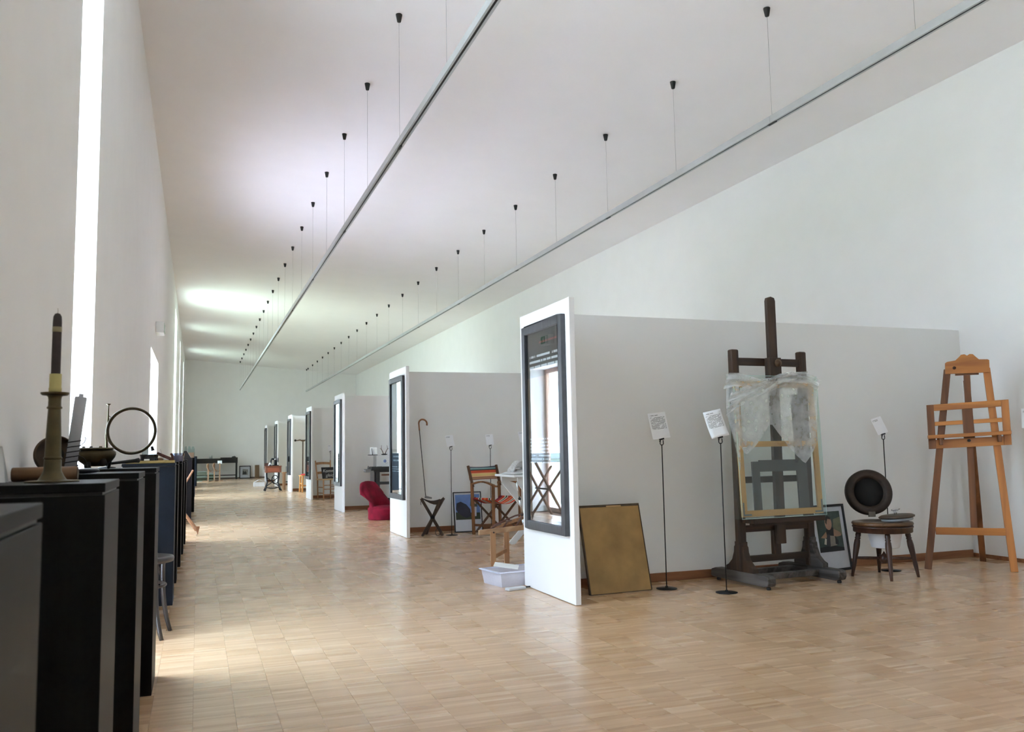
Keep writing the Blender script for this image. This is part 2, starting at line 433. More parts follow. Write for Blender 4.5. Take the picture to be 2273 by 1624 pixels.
# ------------------------------------------------------------------ emergency exit sign over the door
r = thing('exit_sign', 'white emergency exit sign box with green pictogram above the door', 'exit sign', (XL, 13.0, 2.86))
WPL = plain('white_plastic', (238, 240, 238), .4)
B(0, .11, -.17, .17, -.075, .085).build('housing', WPL, r, bevel=.008)
GRN = plain('exit_green', (24, 150, 92), .5)
g = B(.1105, .1125, -.14, .14, -.055, .065).build('sign_face', GRN, r)
m = MB()
m.box(.1126, .114, -.13, -.05, -.05, .06)
m.sphere((.1135, .03, .045), .011, 8, (.1, 1, 1)); m.bar((.1135, .03, .03), (.1135, .015, -.005), .002, .018, (1,0,0)); m.bar((.1135, .015, -.005), (.1135, .045, -.045), .002, .01, (1,0,0))
m.bar((.1135, .015, -.005), (.1135, -.02, -.035), .002, .01, (1,0,0)); m.bar((.1135, .03, .025), (.1135, .06, .005), .002, .008, (1,0,0)); m.bar((.1135, .03, .025), (.1135, 0, .012), .002, .008, (1,0,0))
m.build('pictogram', WPL, g)

# ================================================================== FRAMED POSTERS on the partition ends
PFRAME = plain('pewter_frame', (74, 74, 78), .38, .25, var=.18, scale=14, stretch=(1, 3, 1))
PGLASS = glassy('poster_glass', (240, 244, 244), .07)
def text_mat(name, base, ink, bands, lines, zflip=False, photo=None, axis='Y', red=None):
    # printed sheet: bands = [(z0,z1,density)] of text lines in generated z; photo = [(z0, z1, top rgb, bottom rgb)]
    m, t, b = newmat(name); N = t.nodes; L = t.links
    def M_(op, a, b_=None):
        n = N.new('ShaderNodeMath'); n.operation = op
        for i, v in enumerate((a, b_)):
            if v is None: continue
            if isinstance(v, (int, float)): n.inputs[i].default_value = v
            else: L.new(v, n.inputs[i])
        return n.outputs[0]
    co = N.new('ShaderNodeTexCoord'); s = N.new('ShaderNodeSeparateXYZ'); L.new(co.outputs['Generated'], s.inputs[0])
    u, z = s.outputs[axis], s.outputs['Z']
    def between(v, a, c): return M_('MULTIPLY', M_('GREATER_THAN', v, a), M_('LESS_THAN', v, c))
    cur = N.new('ShaderNodeRGB'); cur.outputs[0].default_value = rgba(lin(base)); cur = cur.outputs[0]
    def over(cur, fac, c):
        mx = N.new('ShaderNodeMix'); mx.data_type = 'RGBA'; L.new(fac, mx.inputs['Factor']); L.new(cur, mx.inputs['A'])
        if isinstance(c, tuple): mx.inputs['B'].default_value = rgba(lin(c))
        else: L.new(c, mx.inputs['B'])
        return mx.outputs['Result']
    for (a, c, ct, cb) in (photo or []):
        n = N.new('ShaderNodeTexNoise'); n.inputs['Scale'].default_value = 5; L.new(co.outputs['Generated'], n.inputs['Vector'])
        r = N.new('ShaderNodeValToRGB'); r.color_ramp.elements[0].color = rgba(lin(cb)); r.color_ramp.elements[1].color = rgba(lin(ct))
        v = M_('ADD', M_('DIVIDE', M_('SUBTRACT', z, a), c-a), M_('MULTIPLY', M_('SUBTRACT', n.outputs['Fac'], .5), 1.0)); L.new(v, r.inputs[0])
        cur = over(cur, between(z, a, c), r.outputs[0])
    for (a, c, x0, x1, n_) in bands:
        f = N.new('ShaderNodeMath'); f.operation = 'FRACT'; L.new(M_('MULTIPLY', M_('DIVIDE', M_('SUBTRACT', z, a), c-a), n_), f.inputs[0])
        ln = between(f.outputs[0], .30, .72)
        cb_ = N.new('ShaderNodeCombineXYZ'); L.new(M_('FLOOR', M_('MULTIPLY', u, lines)), cb_.inputs[0]); L.new(M_('FLOOR', M_('MULTIPLY', M_('DIVIDE', M_('SUBTRACT', z, a), c-a), n_)), cb_.inputs[1])
        wn = N.new('ShaderNodeTexWhiteNoise'); wn.noise_dimensions = '2D'; L.new(cb_.outputs[0], wn.inputs['Vector'])
        word = M_('GREATER_THAN', wn.outputs['Value'], .22)
        cur = over(cur, M_('MULTIPLY', M_('MULTIPLY', ln, word), M_('MULTIPLY', between(z, a, c), between(u, x0, x1))), ink)
    if red:
        a, c, x0, x1 = red; cur = over(cur, M_('MULTIPLY', between(z, a, c), between(u, x0, x1)), (150, 70, 70))
    L.new(cur, b.inputs['Base Color']); b.inputs['Roughness'].default_value = .6; b.inputs['Specular IOR Level'].default_value = .3
    return m
DKP = (44, 42, 44)
PRINTS = [
    text_mat('poster_print_a', (58, 54, 54), (226, 224, 228), [(.80, .885, .06, .92, 3), (.30, .44, .35, .95, 8)], 46, photo=[(.02, .76, (120, 96, 80), (70, 62, 58))], red=(.935, .945, .10, .62)),
    text_mat('poster_print_b', (30, 32, 40), (200, 204, 210), [(.28, .385, .05, .9, 3), (.19, .25, .05, .95, 3), (.82, .88, .4, .95, 3)], 30, photo=[(.40, .99, (186, 196, 210), (168, 160, 162))]),
    text_mat('poster_print_c', (24, 26, 30), (190, 194, 200), [(.27, .36, .05, .95, 3), (.14, .22, .05, .95, 4)], 30, photo=[(.38, .99, (214, 222, 232), (186, 196, 206))]),
    text_mat('poster_print_d', (30, 34, 44), (196, 200, 206), [(.16, .36, .1, .9, 8)], 26, photo=[(.42, .99, (168, 160, 148), (132, 146, 150))]),
    text_mat('poster_print_e', (52, 58, 60), (150, 154, 156), [(.1, .2, .1, .9, 4)], 24, photo=[(.3, .99, (150, 146, 140), (112, 122, 120))]),
    text_mat('poster_print_f', (60, 66, 66), (150, 154, 156), [(.1, .2, .1, .9, 4)], 24, photo=[(.3, .99, (140, 146, 144), (100, 112, 108))]),
    text_mat('poster_print_g', (60, 62, 64), (150, 154, 156), [(.1, .2, .1, .9, 4)], 24, photo=[(.3, .99, (150, 150, 150), (106, 112, 112))]),
]
POLAB = ['dark framed poster on the nearest partition end, brown print with white text at the top', 'dark framed poster beside the golf club bay, pale picture above white text',
         'dark framed poster on the red chair partition, bluish picture above text lines', 'dark framed poster on the partition with the chalkboard chair',
         'dark framed poster on the partition with the orange stool bay', 'dark framed poster second from the end wall', 'dark framed poster nearest the end wall']
PA, PB, Z0, Z1 = .07, .868, .465, 2.04
FW, FD = .064, .036
for i, y in enumerate(PY):
    r = thing('framed_poster', POLAB[i], 'poster', (X0, y, 0), 0, 'framed posters on the partition ends')
    xs = (-FD-.001, -.001)
    f = MB(); f.box(*xs, PA, PA+FW, Z0, Z1).box(*xs, PB-FW, PB, Z0, Z1).box(*xs, PA+FW, PB-FW, Z1-FW, Z1).box(*xs, PA+FW, PB-FW, Z0, Z0+FW)
    f.build('frame', PFRAME, r, bevel=.005)
    B(-.014, -.002, PA+FW, PB-FW, Z0+FW, Z1-FW).build('print', PRINTS[i], r)
    B(-.022, -.020, PA+FW, PB-FW, Z0+FW, Z1-FW).build('glass', PGLASS, r)

# ================================================================== SIGN STANDS
CARDM = text_mat('sign_card_print', (236, 238, 240), (120, 122, 124), [(.36, .84, .08, .92, 13), (.88, .93, .08, .55, 1)], 22, axis='X')
CARDS = text_mat('sign_card_short_print', (236, 238, 242), (128, 130, 134), [(.78, .9, .1, .6, 2)], 12, axis='X')
SIGNM = plain('black_steel', (20, 20, 21), .45, .3)
def sign(base, card, label, size=(.148, .207), roll=0, tilt=20, rz=0, printm=None, curl=0):
    # base: floor point; card: z of card bottom
    r = thing('sign_stand', label, 'sign stand', base, rz, 'sign stands in the bays')
    w, hh = size
    MB().lathe([(.078, 0), (.08, .002), (.08, .005), (.012, .008), (.010, .02), (.006, .022)], 32).build('base_plate', SIGNM, r)
    zb = card
    MB().tube([(0, 0, .018), (0, 0, zb-.045)], .0042, 8).build('pole', SIGNM, r)
    cl = MB(); cl.tube([(-.012, 0, zb-.008), (-.014, 0, zb-.036), (-.008, 0, zb-.045), (.008, 0, zb-.045), (.014, 0, zb-.036), (.012, 0, zb-.008)], .0036, 8)
    cl.bar((-.018, 0, zb-.004), (.018, 0, zb+.004), .016, .012); cl.tube([(-.015, -.012, zb-.012), (-.024, -.016, zb-.02)], .005, 6)
    cl.build('clip', SIGNM, r)
    c = B(-w/2, w/2, -.001, .001, 0, hh)
    if curl:
        c = MB(); n = 10
        c.grid(lambda a, b: Vector(((a-.5)*w + curl*math.sin(b*math.pi*.5)*0, -.0 + .9*curl*(math.cos((b-.45)*2.4)-.6), b*hh)), 4, n)
    co = c.build('card', printm or CARDM, r, solid=.0016 if curl else 0)
    co.matrix_local = T(0, -.004, zb+.004) @ RX(D(-tilt)) @ RY(D(-roll))
    return r
def zat(px, py, p):
    # height of the point seen at pixel (px,py) that stands above floor point p (same camera depth along y)
    return AY(px, py, p.y).z
p = FL(1480, 1306); sign(p, zat(1478, 974, p), 'sign stand with a long printed card between the brown board and the dark easel', roll=6, tilt=12, rz=D(-6))
p = FL(1613, 1315); sign(p, zat(1612, 970, p), 'sign stand with a curled printed card standing in front of the dark easel', roll=12, tilt=14, rz=D(-8), curl=.012)
p = FL(1978, 1266); sign(p, zat(1963, 963, p), 'sign stand with a tilted card behind the round wooden stool', (.105, .148), roll=16, tilt=16, rz=D(-10), printm=CARDS)
sign(Vector((AY(2284, 935, 5.3).x, 5.3, 0)), AY(2284, 952, 5.3).z, 'sign stand cut off by the right edge, beside the pine easel', (.12, .17), roll=-6, tilt=12, rz=D(-30), printm=CARDS)
p = FL(1003, 1187); sign(p, zat(1004, 991, p), 'sign stand in front of the golf photograph, nearest the tripod stool', (.105, .148), roll=8, tilt=12, printm=CARDS)
p = Vector((AY(1091, 1180, 10.95).x, 10.95, 0)); sign(p, zat(1087, 988, p), 'sign stand behind the striped folding chair', (.105, .148), roll=3, tilt=12, printm=CARDS)
p = Vector((AY(1166, 1180, 10.9).x, 10.9, 0)); sign(p, zat(1162, 981, p), 'sign stand half hidden by the nearest partition, beside the white table', (.105, .148), roll=8, tilt=12, printm=CARDS)
p = Vector((AY(733, 1108, 20.7).x, 20.7, 0)); sign(p, zat(730, 1001, p), 'sign stand behind the chair with the chalkboard', (.105, .148), roll=3, tilt=12, printm=CARDS)
# ================================================================== PEDESTALS along the window wall
PBLK = plain('black_stained_board', (13, 13, 14), .5, var=.5, scale=24, stretch=(1, 1, .05), spec=.16)
PBLU = plain('blue_black_board', (34, 43, 57), .55, var=.12, scale=9, spec=.2)
PPUR = plain('charcoal_board', (36, 35, 42), .55, var=.08, spec=.2)
PH = 1.022
PEDS = [(.905, -.187, PBLK, 'black display pedestal nearest the camera, cut off at the left edge'), (2.08, -.188, PBLK, 'black display pedestal carrying the brass candlestick'),
        (3.20, -.186, PBLK, 'black display pedestal with the tilted grey candle on it'), (4.32, -.178, PBLK, 'black display pedestal carrying the coiled horn, next to the bentwood chair'),
        (6.79, -.152, PBLU, 'blue black display pedestal behind the bentwood chair'), (7.93, -.152, PBLK, 'first of four black pedestals behind the blue black one'),
        (9.05, -.140, PBLK, 'second of four black pedestals behind the blue black one'), (10.17, -.132, PBLK, 'third of four black pedestals behind the blue black one'),
        (11.29, -.123, PBLK, 'last of four black pedestals behind the blue black one, beside the leaning plank'),
        (15.4, -.085, PPUR, 'charcoal display pedestal beyond the leaning plank'), (17.5, -.045, PBLK, 'far black display pedestal with the glass jars'), (23.7, -.05, PBLU, 'far blue black display pedestal before the tall window'), (31.8, -.012, PBLU, 'farthest blue black display pedestal, nearest the end wall')]
for y, xr, m_, lab in PEDS:
    r = thing('display_pedestal', lab, 'pedestal', (xr-.18, y+.18, 0), 0, 'display pedestals along the window wall')
    w, d = .18, .18
    B(-w, w, -d, d, 0, PH-.026).build('body', m_, r, bevel=.002)
    B(-w+.006, w-.006, -d+.006, d-.006, PH-.026, PH-.020).build('shadow_gap', BLK, r)
    B(-w, w, -d, d, PH-.020, PH).build('top_board', m_, r, bevel=.002)
def onped(px, py, y, z=PH): # point on the pedestal tops at depth y
    return Vector((AY(px, py, y).x, y, z))
BRASS = plain('aged_brass', (84, 73, 46), .42, .55, var=.22, scale=30)
BRASSD = plain('dark_brass', (66, 57, 38), .45, .7, var=.3, scale=24)
IRON = plain('dark_iron', (34, 32, 31), .5, .5, var=.2)

# candlestick with candle
k = 2.26
p = onped(116, 1055, k)
r = thing('candlestick', 'turned brass candlestick with a flared foot on the second pedestal', 'candlestick', p)
sc_ = 2.13/FPX
def R_(v): return v*sc_
prof = [(0, 0), (51, 0), (52, 1.5), (51, 3.5), (40, 4), (28, 4.6), (26.5, 6), (22, 13), (18, 21), (17.4, 23), (16.8, 26), (16.6, 44), (16, 46), (15.2, 47), (17.6, 48.4), (17.8, 51), (16, 52.6), (15.8, 55), (14.8, 90), (13.2, 130), (12.3, 150), (12.2, 152), (14.6, 153.4), (14.8, 156), (12.9, 157.6), (12.5, 160), (12.3, 172), (13.2, 178), (16, 180)]
prof = [(R_(a_), R_(b_)) for a_, b_ in prof]
MB().lathe([q for q in prof], 32).build('stem', BRASS, r)
MB().lathe([(R_(10), R_(180)), (R_(24), R_(181)), (R_(27), R_(184)), (R_(27), R_(187)), (R_(14), R_(188))], 32).build('drip_pan', BRASS, r)
c = thing('taper_candle', 'dark brown taper candle with a yellow paper collar in the brass candlestick', 'candle', p+Vector((0, 0, R_(188))))
MB().lathe([(R_(8.8), 0), (R_(9), R_(40)), (R_(8.8), R_(148)), (R_(8), R_(160)), (R_(5), R_(166)), (0, R_(168))], 24).build('wax', plain('dark_wax', (58, 48, 48), .7, var=.12, scale=40, bump=.2), c)
MB().lathe([(R_(12), 0), (R_(12.5), R_(8)), (R_(11.6), R_(9)), (R_(11.6), R_(38))], 24).build('paper_collar', plain('yellow_paper', (196, 184, 120), .7), c)
MB().lathe([(R_(9.3), R_(127)), (R_(9.3), R_(138))], 24).build('foil_band', plain('foil', (150, 142, 110), .4, .4), c)
MB().tube([(0, 0, R_(167)), (R_(.5), 0, R_(172)), (0, 0, R_(178))], R_(.6), 6).build('wick', plain('wick', (170, 165, 155), .8), c)
# rolled tube
a = onped(28, 1048, 2.405); b = onped(172, 1048, 2.405); rr = .0172
r = thing('wooden_roll', 'brown wooden roll lying behind the brass candlestick', 'roll', (a+b)/2)
q = (b-a)/2
MB().tube([-q+Vector((0,0,rr)), q+Vector((0,0,rr))], rr, 20).build('roll_body', wood('roll_wood', (104, 74, 48), (140, 104, 72), 0), r)
for s in (-1, 1): MB().tube([q*s*1.0+Vector((0,0,rr)), q*s*1.02+Vector((0,0,rr))], rr*.92, 20).build('roll_end', plain('roll_end_wood', (88, 66, 46), .7), r)
# white card tent at far left
p = onped(-6, 1055, 2.36)
tag(MB().add([(-.03, -.02, 0), (.021, -.02, 0), (.008, 0, .085), (-.03, 0, .085), (-.03, .02, 0), (.021, .02, 0)], [(0,1,2,3), (3,2,5,4)]).build('folded_card', plain('white_card', (232, 234, 232), .7), None, solid=.001), 'white folded card standing at the far left edge', 'card').location = p
# dark spectacle case
p = onped(190, 1052, 3.30)
r = thing('eyeglass_case', 'flat dark oval case on the third pedestal in front of the horn', 'case', p)
MB().sphere((0, 0, .009), .045, 16, (1, .5, .2)).build('case_shell', plain('case_shell', (44, 44, 48), .3), r)
MB().sphere((.012, -.004, .0125), .03, 12, (1, .4, .2)).build('case_lid', plain('case_lid', (120, 124, 128), .3, .3), r)
# round dark wooden disc standing upright
p = onped(120, 1040, 3.46)
r = thing('round_frame', 'round dark brown wooden pan standing upright behind the candlestick', 'pan', p)
Mx = T(0, 0, .066) @ RZ(D(14)) @ RX(D(82))
MB().lathe([(0, -.004), (.058, -.004), (.066, -.006), (.068, .002), (.066, .026), (.06, .026), (.058, 0), (0, 0)], 40, Mx).build('pan_body', wood('pan_wood', (62, 46, 34), (92, 70, 50), 0), r)
MB().lathe([(.0, .001), (.03, .001), (.03, .004), (0, .004)], 30, Mx).build('pan_boss', plain('pan_boss', (48, 36, 30), .5), r)
# tilted grey candle in a wire spiral holder
p = onped(156, 1038, 3.36)
r = thing('spiral_candle_holder', 'black wire spiral candle holder on the third pedestal', 'candle holder', p)
pts = []
for i in range(120):
    a = i/120*6*2*math.pi; h_ = .004+.105*i/120; pts.append((.0225*math.cos(a)+h_*.10, .0225*math.sin(a), h_+.006))
MB().tube(pts, .0018, 6).build('spiral', IRON, r)
MB().lathe([(0, 0), (.05, 0), (.052, .006), (.03, .010), (0, .010)], 28).build('foot', IRON, r)
pts = [(.03+.02*math.cos(t), 0, .03+.028*math.sin(t)) for t in [i/12*math.pi*1.3-1.4 for i in range(13)]]
MB().tube(pts, .002, 6).build('finger_loop', IRON, r)
pts = [(.033, 0, .10), (.042, 0, .108), (.046, 0, .120), (.043, 0, .128)]
MB().tube(pts, .0018, 6).build('lifter_hook', IRON, r)
c = thing('pillar_candle', 'tilted grey white candle standing in the black wire spiral', 'candle', p+Vector((0, 0, .012)), rot=(0, D(6), 0))
MB().lathe([(.0, 0), (.0195, 0), (.0195, .255), (.017, .257), (.008, .258), (.007, .268), (0, .268)], 24).build('candle_wax', plain('grey_wax', (176, 178, 182), .5), c)
# brass burner / old instrument on legs
p = onped(212, 1030, 4.40)
r = thing('brass_burner', 'squat round antique brass burner with knobs standing before the horn', 'burner', p)
MB().lathe([(0, .012), (.04, .014), (.068, .034), (.082, .054), (.086, .066), (.085, .076), (.07, .088), (.045, .093), (0, .093)], 32).build('burner_bowl', BRASSD, r)
MB().lathe([(.07, .088), (.076, .09), (.076, .096), (.066, .098)], 32).build('burner_rim', BRASS, r)
for a in (20, 140, 250):
    x, y = .05*math.cos(D(a)), .05*math.sin(D(a))
    MB().tube([(x, y, .055), (x*1.25, y*1.25, .03), (x*1.1, y*1.1, 0)], [.009, .008, .007], 10).build('burner_leg', IRON, r)
for x in (-.05, -.02, .02): MB().tube([(x, -.01, .09), (x, -.01, .105)], [.009, .006], 10).build('valve_knob', BRASSD, r)
MB().tube([(.035, -.05, .02), (.035, -.06, .05)], [.022, .012], 14).build('wick_knob', IRON, r)
MB().tube([(-.09, 0, .05), (-.1, -.01, .03), (-.1, -.01, .004)], [.006, .006, .008], 8).build('burner_spout', BRASSD, r)
# black pipe lying on the fourth pedestal
a = onped(236, 1024, 4.46, PH+.022); b = onped(306, 1016, 4.56, PH+.035)
r = thing('black_pipe', 'thin black wooden pipe resting on the brass burner beside the horn', 'pipe', (a+b)/2)
q = (b-a)/2
MB().tube([-q*1.2, -q*.2, q*.8, q], [.006, .007, .009, .012], 12).build('pipe_stem', IRON, r)
MB().tube([q, q*1.05], [.012, .0125], 12).build('pipe_bell', BLK, r)
# coiled horn on its stand
yh = 4.62
cpt = AY(292, 956, yh); Rh = 49.5*4.22/FPX
r = thing('coiled_horn', 'coiled brass post horn ring standing upright on the fourth pedestal', 'horn', Vector((cpt.x, yh, cpt.z-Rh)))
pts = []
for i in range(96):
    a = D(-62)+2*math.pi*1.9*i/96; pts.append((Rh*math.cos(a)*.985, -.008+.016*(i/96), Rh+Rh*math.sin(a)))
MB().tube(pts, .0076, 10).build('tube_coil', BRASSD, r)
x0 = AY(241, 900, yh).x-cpt.x
def zz(py): return AY(241, py, yh).z-(cpt.z-Rh)
MB().tube([(x0, 0, zz(896)), (x0, 0, zz(903)), (x0-.001, 0, zz(940)), (x0-.006, 0, zz(965)), (x0-.002, 0, zz(1000)), (x0, 0, zz(1012))], [.004, .003, .0045, .006, .005, .006], 10).build('mouthpipe', BRASS, r)
MB().lathe([(.003, 0), (.010, .007), (.011, .009), (.004, .010)], 16, T(x0, 0, zz(900))).build('mouthpiece', BRASS, r)
MB().tube([(x0, 0, zz(922)), (x0+.012, 0, zz(926)), (x0+.022, 0, zz(925))], .0016, 6).build('brace', BRASS, r)
MB().tube([(x0, 0, zz(1000)), (x0, 0, PH-(cpt.z-Rh)+.008)], .004, 8).build('stand_rod', IRON, r)
MB().lathe([(0, 0), (.04, 0), (.04, .004), (.006, .009)], 24, T(x0, 0, PH-(cpt.z-Rh))).build('stand_base', IRON, r)
MB().tube([(Rh*.86, 0, Rh*.30), (Rh*.90, 0, Rh*.10)], [.006, .009], 10).build('bell_end', IRON, r)

# things on the blue black pedestal
yb = 6.95
r = thing('gilt_tray', 'thin gilt wooden tray lying on the blue black pedestal', 'tray', Vector((-.33, yb, PH)))
m = B(-.16, .17, -.12, .12, 0, .012); m.build('tray_board', plain('gilt_wood', (190, 164, 98), .45, .15, var=.15), r, bevel=.003)
for s in (-1, 1): B(-.16, .17, .115*s-.006, .115*s+.006, .012, .02).build('tray_lip', MATS['gilt_wood'], r)
p = onped(331, 1015, yb, PH+.012)
r = thing('dark_pot', 'low black waisted pot with a glass top on the gilt tray', 'pot', p)
MB().lathe([(0, 0), (.062, 0), (.066, .006), (.062, .02), (.060, .03), (.064, .046), (.067, .052), (.060, .054), (0, .054)], 32).build('pot_body', plain('black_glaze', (30, 31, 36), .18), r)
MB().lathe([(.05, .054), (.052, .075), (.03, .095), (.012, .10), (0, .101)], 28).build('pot_glass', glassy('clear_glass', (225, 235, 238)), r)
p = onped(325, 1020, 6.80, PH)
p.y = 6.85
tag(B(-.018, .018, -.012, .012, 0, .012).build('white_tag', plain('white_card', (232,234,232), .7), None, bevel=.002), 'tiny white tag in front of the black pot', 'tag').location = p+Vector((0, 0, .0205))
p = onped(366, 1010, 7.02, PH+.012)
r = thing('wooden_plane', 'old dark reddish wooden hand tool lying on the gilt tray', 'tool', p)
DW = wood('dark_red_wood', (58, 28, 24), (92, 48, 40), 0)
MB().bar((-.055, 0, .062), (.05, 0, .014), .03, .022).build('tool_body', DW, r, bevel=.003)
MB().tube([(.03, 0, .012), (.055, 0, .02), (.052, 0, .045), (.040, 0, .058)], [.012, .013, .010, .007], 10).build('tool_handle', DW, r)
MB().sphere((-.035, -.01, .014), .017, 10, (1.6, .8, .8)).build('tool_knob', wood('light_brown_knob', (120, 90, 64), (150, 118, 86), 0), r)
p = onped(396, 1012, 8.1)
r = thing('plastic_cup', 'clear plastic tub on the black pedestal behind the gilt tray', 'tub', p)
MILK = glassy('milky_plastic', (215, 218, 228), .08, rough=.2)
MB().lathe([(0, .001), (.042, .001), (.052, .072), (.055, .074), (.051, .0735), (.041, .004), (0, .004)], 28).build('tub_wall', MILK, r)
MB().lathe([(.0, .004), (.038, .004), (.045, .05), (0, .055)], 20).build('tub_filling', plain('white_filling', (226, 226, 232), .6), r)
p = onped(372, 1004, 9.2); p.x = -.30
r = thing('wire_loop', 'fine bent wire rising from a far black pedestal', 'wire', p)
MB().tube([(0, 0, .004), (-.03, 0, .05), (-.045, 0, .12)], .0015, 6).build('wire_stem', WIRE, r)
MB().lathe([(0, 0), (.03, 0), (.03, .005), (0, .006)], 16).build('wire_foot', IRON, r)
# far pedestal: black book rest, glass jars, wooden box
yf = 15.5
p = onped(414, 1012, yf)
r = thing('book_rest', 'small black book rest with a white page on a far pedestal', 'book rest', p)
MB().prism([(-.07, 0), (.075, 0), (.0, .125), (-.04, .125)], -.05, .05).build('rest_frame', BLK, r)
MB().bar((.07, 0, .012), (.004, 0, .122), .07, .004, (1, 0, .5)).build('page', plain('white_card', (232,234,232), .7), r)
yf = 17.6
p = onped(424, 1010, yf)
r = thing('wooden_box', 'small pale wooden box beside the glass jars on a far pedestal', 'box', p)
B(-.045, .05, -.05, .05, .0, .09).build('box_body', wood('pale_box', (196, 168, 140), (216, 190, 164), 2), r, bevel=.003)
B(-.05, .055, -.055, .055, .09, .10).build('box_lid', wood('pale_box', (196, 168, 140), (216, 190, 164), 2), r)
JG = glassy('jar_glass', (240, 247, 246), .07)
for px, hh, rr_, lab in ((412, .22, .028, 'slim clear glass jar leftmost on a far pedestal'), (420, .22, .030, 'clear glass jar in the middle on a far pedestal'), (428, .215, .034, 'wider clear glass jar rightmost on a far pedestal')):
    p = onped(px, 1000, 17.74); 
    r = thing('glass_jar', lab, 'jar', p, 0, 'glass jars on the far pedestal')
    MB().lathe([(0, .0), (rr_, 0), (rr_, hh*.8), (rr_*.7, hh*.88), (rr_*.72, hh), (rr_*.64, hh), (rr_*.9, hh*.78), (rr_*.9, .006), (0, .006)], 20).build('jar_body', JG, r)
    MB().lathe([(rr_*.74, hh*.97), (rr_*.8, hh*.985), (rr_*.74, hh)], 16).build('jar_rim', JG, r)
# ------------------------------------------------------------------ bentwood chair between the pedestals (turned to the wall side)
CHW = plain('dark_bentwood', (46, 40, 38), .28, var=.15, scale=30, spec=.6)
p = Vector((-.335, 5.72, 0))
r = thing('bentwood_chair', 'dark bentwood chair with a round seat tucked between the pedestals', 'chair', p, D(-8))
sz = .47
MB().lathe([(0, sz-.014), (.19, sz-.014), (.208, sz-.03), (.213, sz-.012), (.208, sz), (.185, sz+.004), (0, sz-.004)], 36).build('seat', CHW, r)
for a, s_ in ((-40, 1), (40, 1), (140, -1), (220, -1)):
    ca, sa = math.cos(D(a)), math.sin(D(a))
    if s_ > 0: pts = [(ca*(.17+.06*t*t*t), sa*(.17+.05*t*t), (sz-.02)*(1-t)) for t in [i/10 for i in range(11)]]
    else: pts = [(ca*(.17+.05*t*t), sa*(.16+.02*t), (sz-.02)*(1-t)) for t in [i/10 for i in range(11)]]
    MB().tube(pts, [.0165-.004*i/10 for i in range(11)], 12).build('leg', CHW, r)
pts = [(.165*math.cos(2*math.pi*i/40), .165*math.sin(2*math.pi*i/40), sz-.17) for i in range(40)]
MB().tube(pts, .009, 8, closed=True).build('leg_ring', CHW, r)
for a in (-40, 40):
    ca, sa = math.cos(D(a)), math.sin(D(a))
    MB().tube([(ca*.175, sa*.175, sz-.16), (ca*.13, sa*.15, sz-.06), (ca*.08, sa*.16, sz-.02)], .007, 8).build('corner_brace', CHW, r)
# ================================================================== BAY 1
# brown board leaning on the partition
a = FL(1312, 1322); b = FL(1447, 1309)
ang = math.atan2(b.y-a.y, b.x-a.x); W_ = (b-a).length
r = thing('leaning_board', 'worn brown board with dark edges leaning on the nearest partition', 'board', (a+b)/2, ang)
lean = math.atan2(.16, .65)
Mx = RX(-lean)
BRD = plain('worn_yellow_board', (164, 130, 76), .55, var=.26, scale=4.5, bump=.05)
BRDE = plain('dark_board_edge', (70, 54, 34), .6, var=.3, scale=20)
B(-W_/2, W_/2, 0, .022, .004, .655, Mx).build('board_face', BRD, r, bevel=.003)
m = MB(); m.box(-W_/2-.003, W_/2+.003, -.003, .024, .645, .662, Mx).box(-W_/2-.004, -W_/2+.004, -.002, .024, .004, .65, Mx).box(W_/2-.004, W_/2+.004, -.002, .024, .004, .65, Mx).box(-W_/2, W_/2, -.001, .023, .0, .006, Mx)
m.build('edge_band', BRDE, r)
m = MB(); m.box(-.03, .10, -.006, -.003, .642, .653, Mx); m.build('edge_chip', plain('chip_wood', (196, 160, 110), .7), r)

# ------------------------------------------------------------------ dark studio easel
EZ = wood('dark_walnut', (40, 29, 22), (72, 52, 38), 2, rough=.5)
EZX = wood('dark_walnut_cross', (38, 28, 22), (70, 50, 36), 0, rough=.5)
EZG = wood('worn_grey_walnut', (52, 46, 42), (98, 92, 88), 1, rough=.6, scale=20)
ex, ey = 4.345, 5.80
ez = thing('studio_easel', 'large dark wooden studio easel with a crank mast', 'easel', (ex, ey, 0), D(3))
PX = .342                                    # half spacing of the posts
for s in (-1, 1):
    run = MB(); run.prism([(-.36, .035), (-.34, .025), (.30, .02), (.335, .03), (.345, .05), (.345, .085), (.335, .1), (.30, .105), (-.30, .10), (-.35, .085)], -.038, .038, T(PX*s, 0, 0) @ RZ(D(-90)))
    run.build('runner', EZG, ez, bevel=.006)
    for yy in (-.31, .31): MB().lathe([(.0, 0), (.016, 0), (.018, .012), (.012, .026), (0, .026)], 14, T(PX*s, yy*.98, 0)).build('caster', BLK, ez)
    B(PX*s-.035, PX*s+.035, -.03, .03, .1, 1.84).build('post', EZ, ez, bevel=.012)
    br = MB()
    for q in (-1, 1):
        poly = [(0, .1), (.165*q, .1), (.165*q, .135), (.13*q, .15), (.085*q, .19), (.06*q, .25), (.055*q, .29), (.045*q, .30), (.045*q, .33), (0, .33)]
        br.prism(poly, -.028, .028, T(PX*s, 0, 0) @ RZ(D(90)))
    br.build('foot_bracket', EZG if s > 0 else EZ, ez, bevel=.004)
B(-PX, PX, -.02, .02, 1.715, 1.775).build('top_rail', EZX, ez, bevel=.004)
B(-PX, PX, -.022, .022, .40, .45).build('upper_rail', EZX, ez, bevel=.004)
B(-PX, PX, -.02, .02, .165, .215).build('lower_rail', EZX, ez, bevel=.004)
B(-.035, .035, -.02, .02, .21, .41).build('mullion', EZ, ez, bevel=.004)
B(-PX, PX, -.025, .025, .78, .83).build('middle_rail', EZX, ez, bevel=.004)
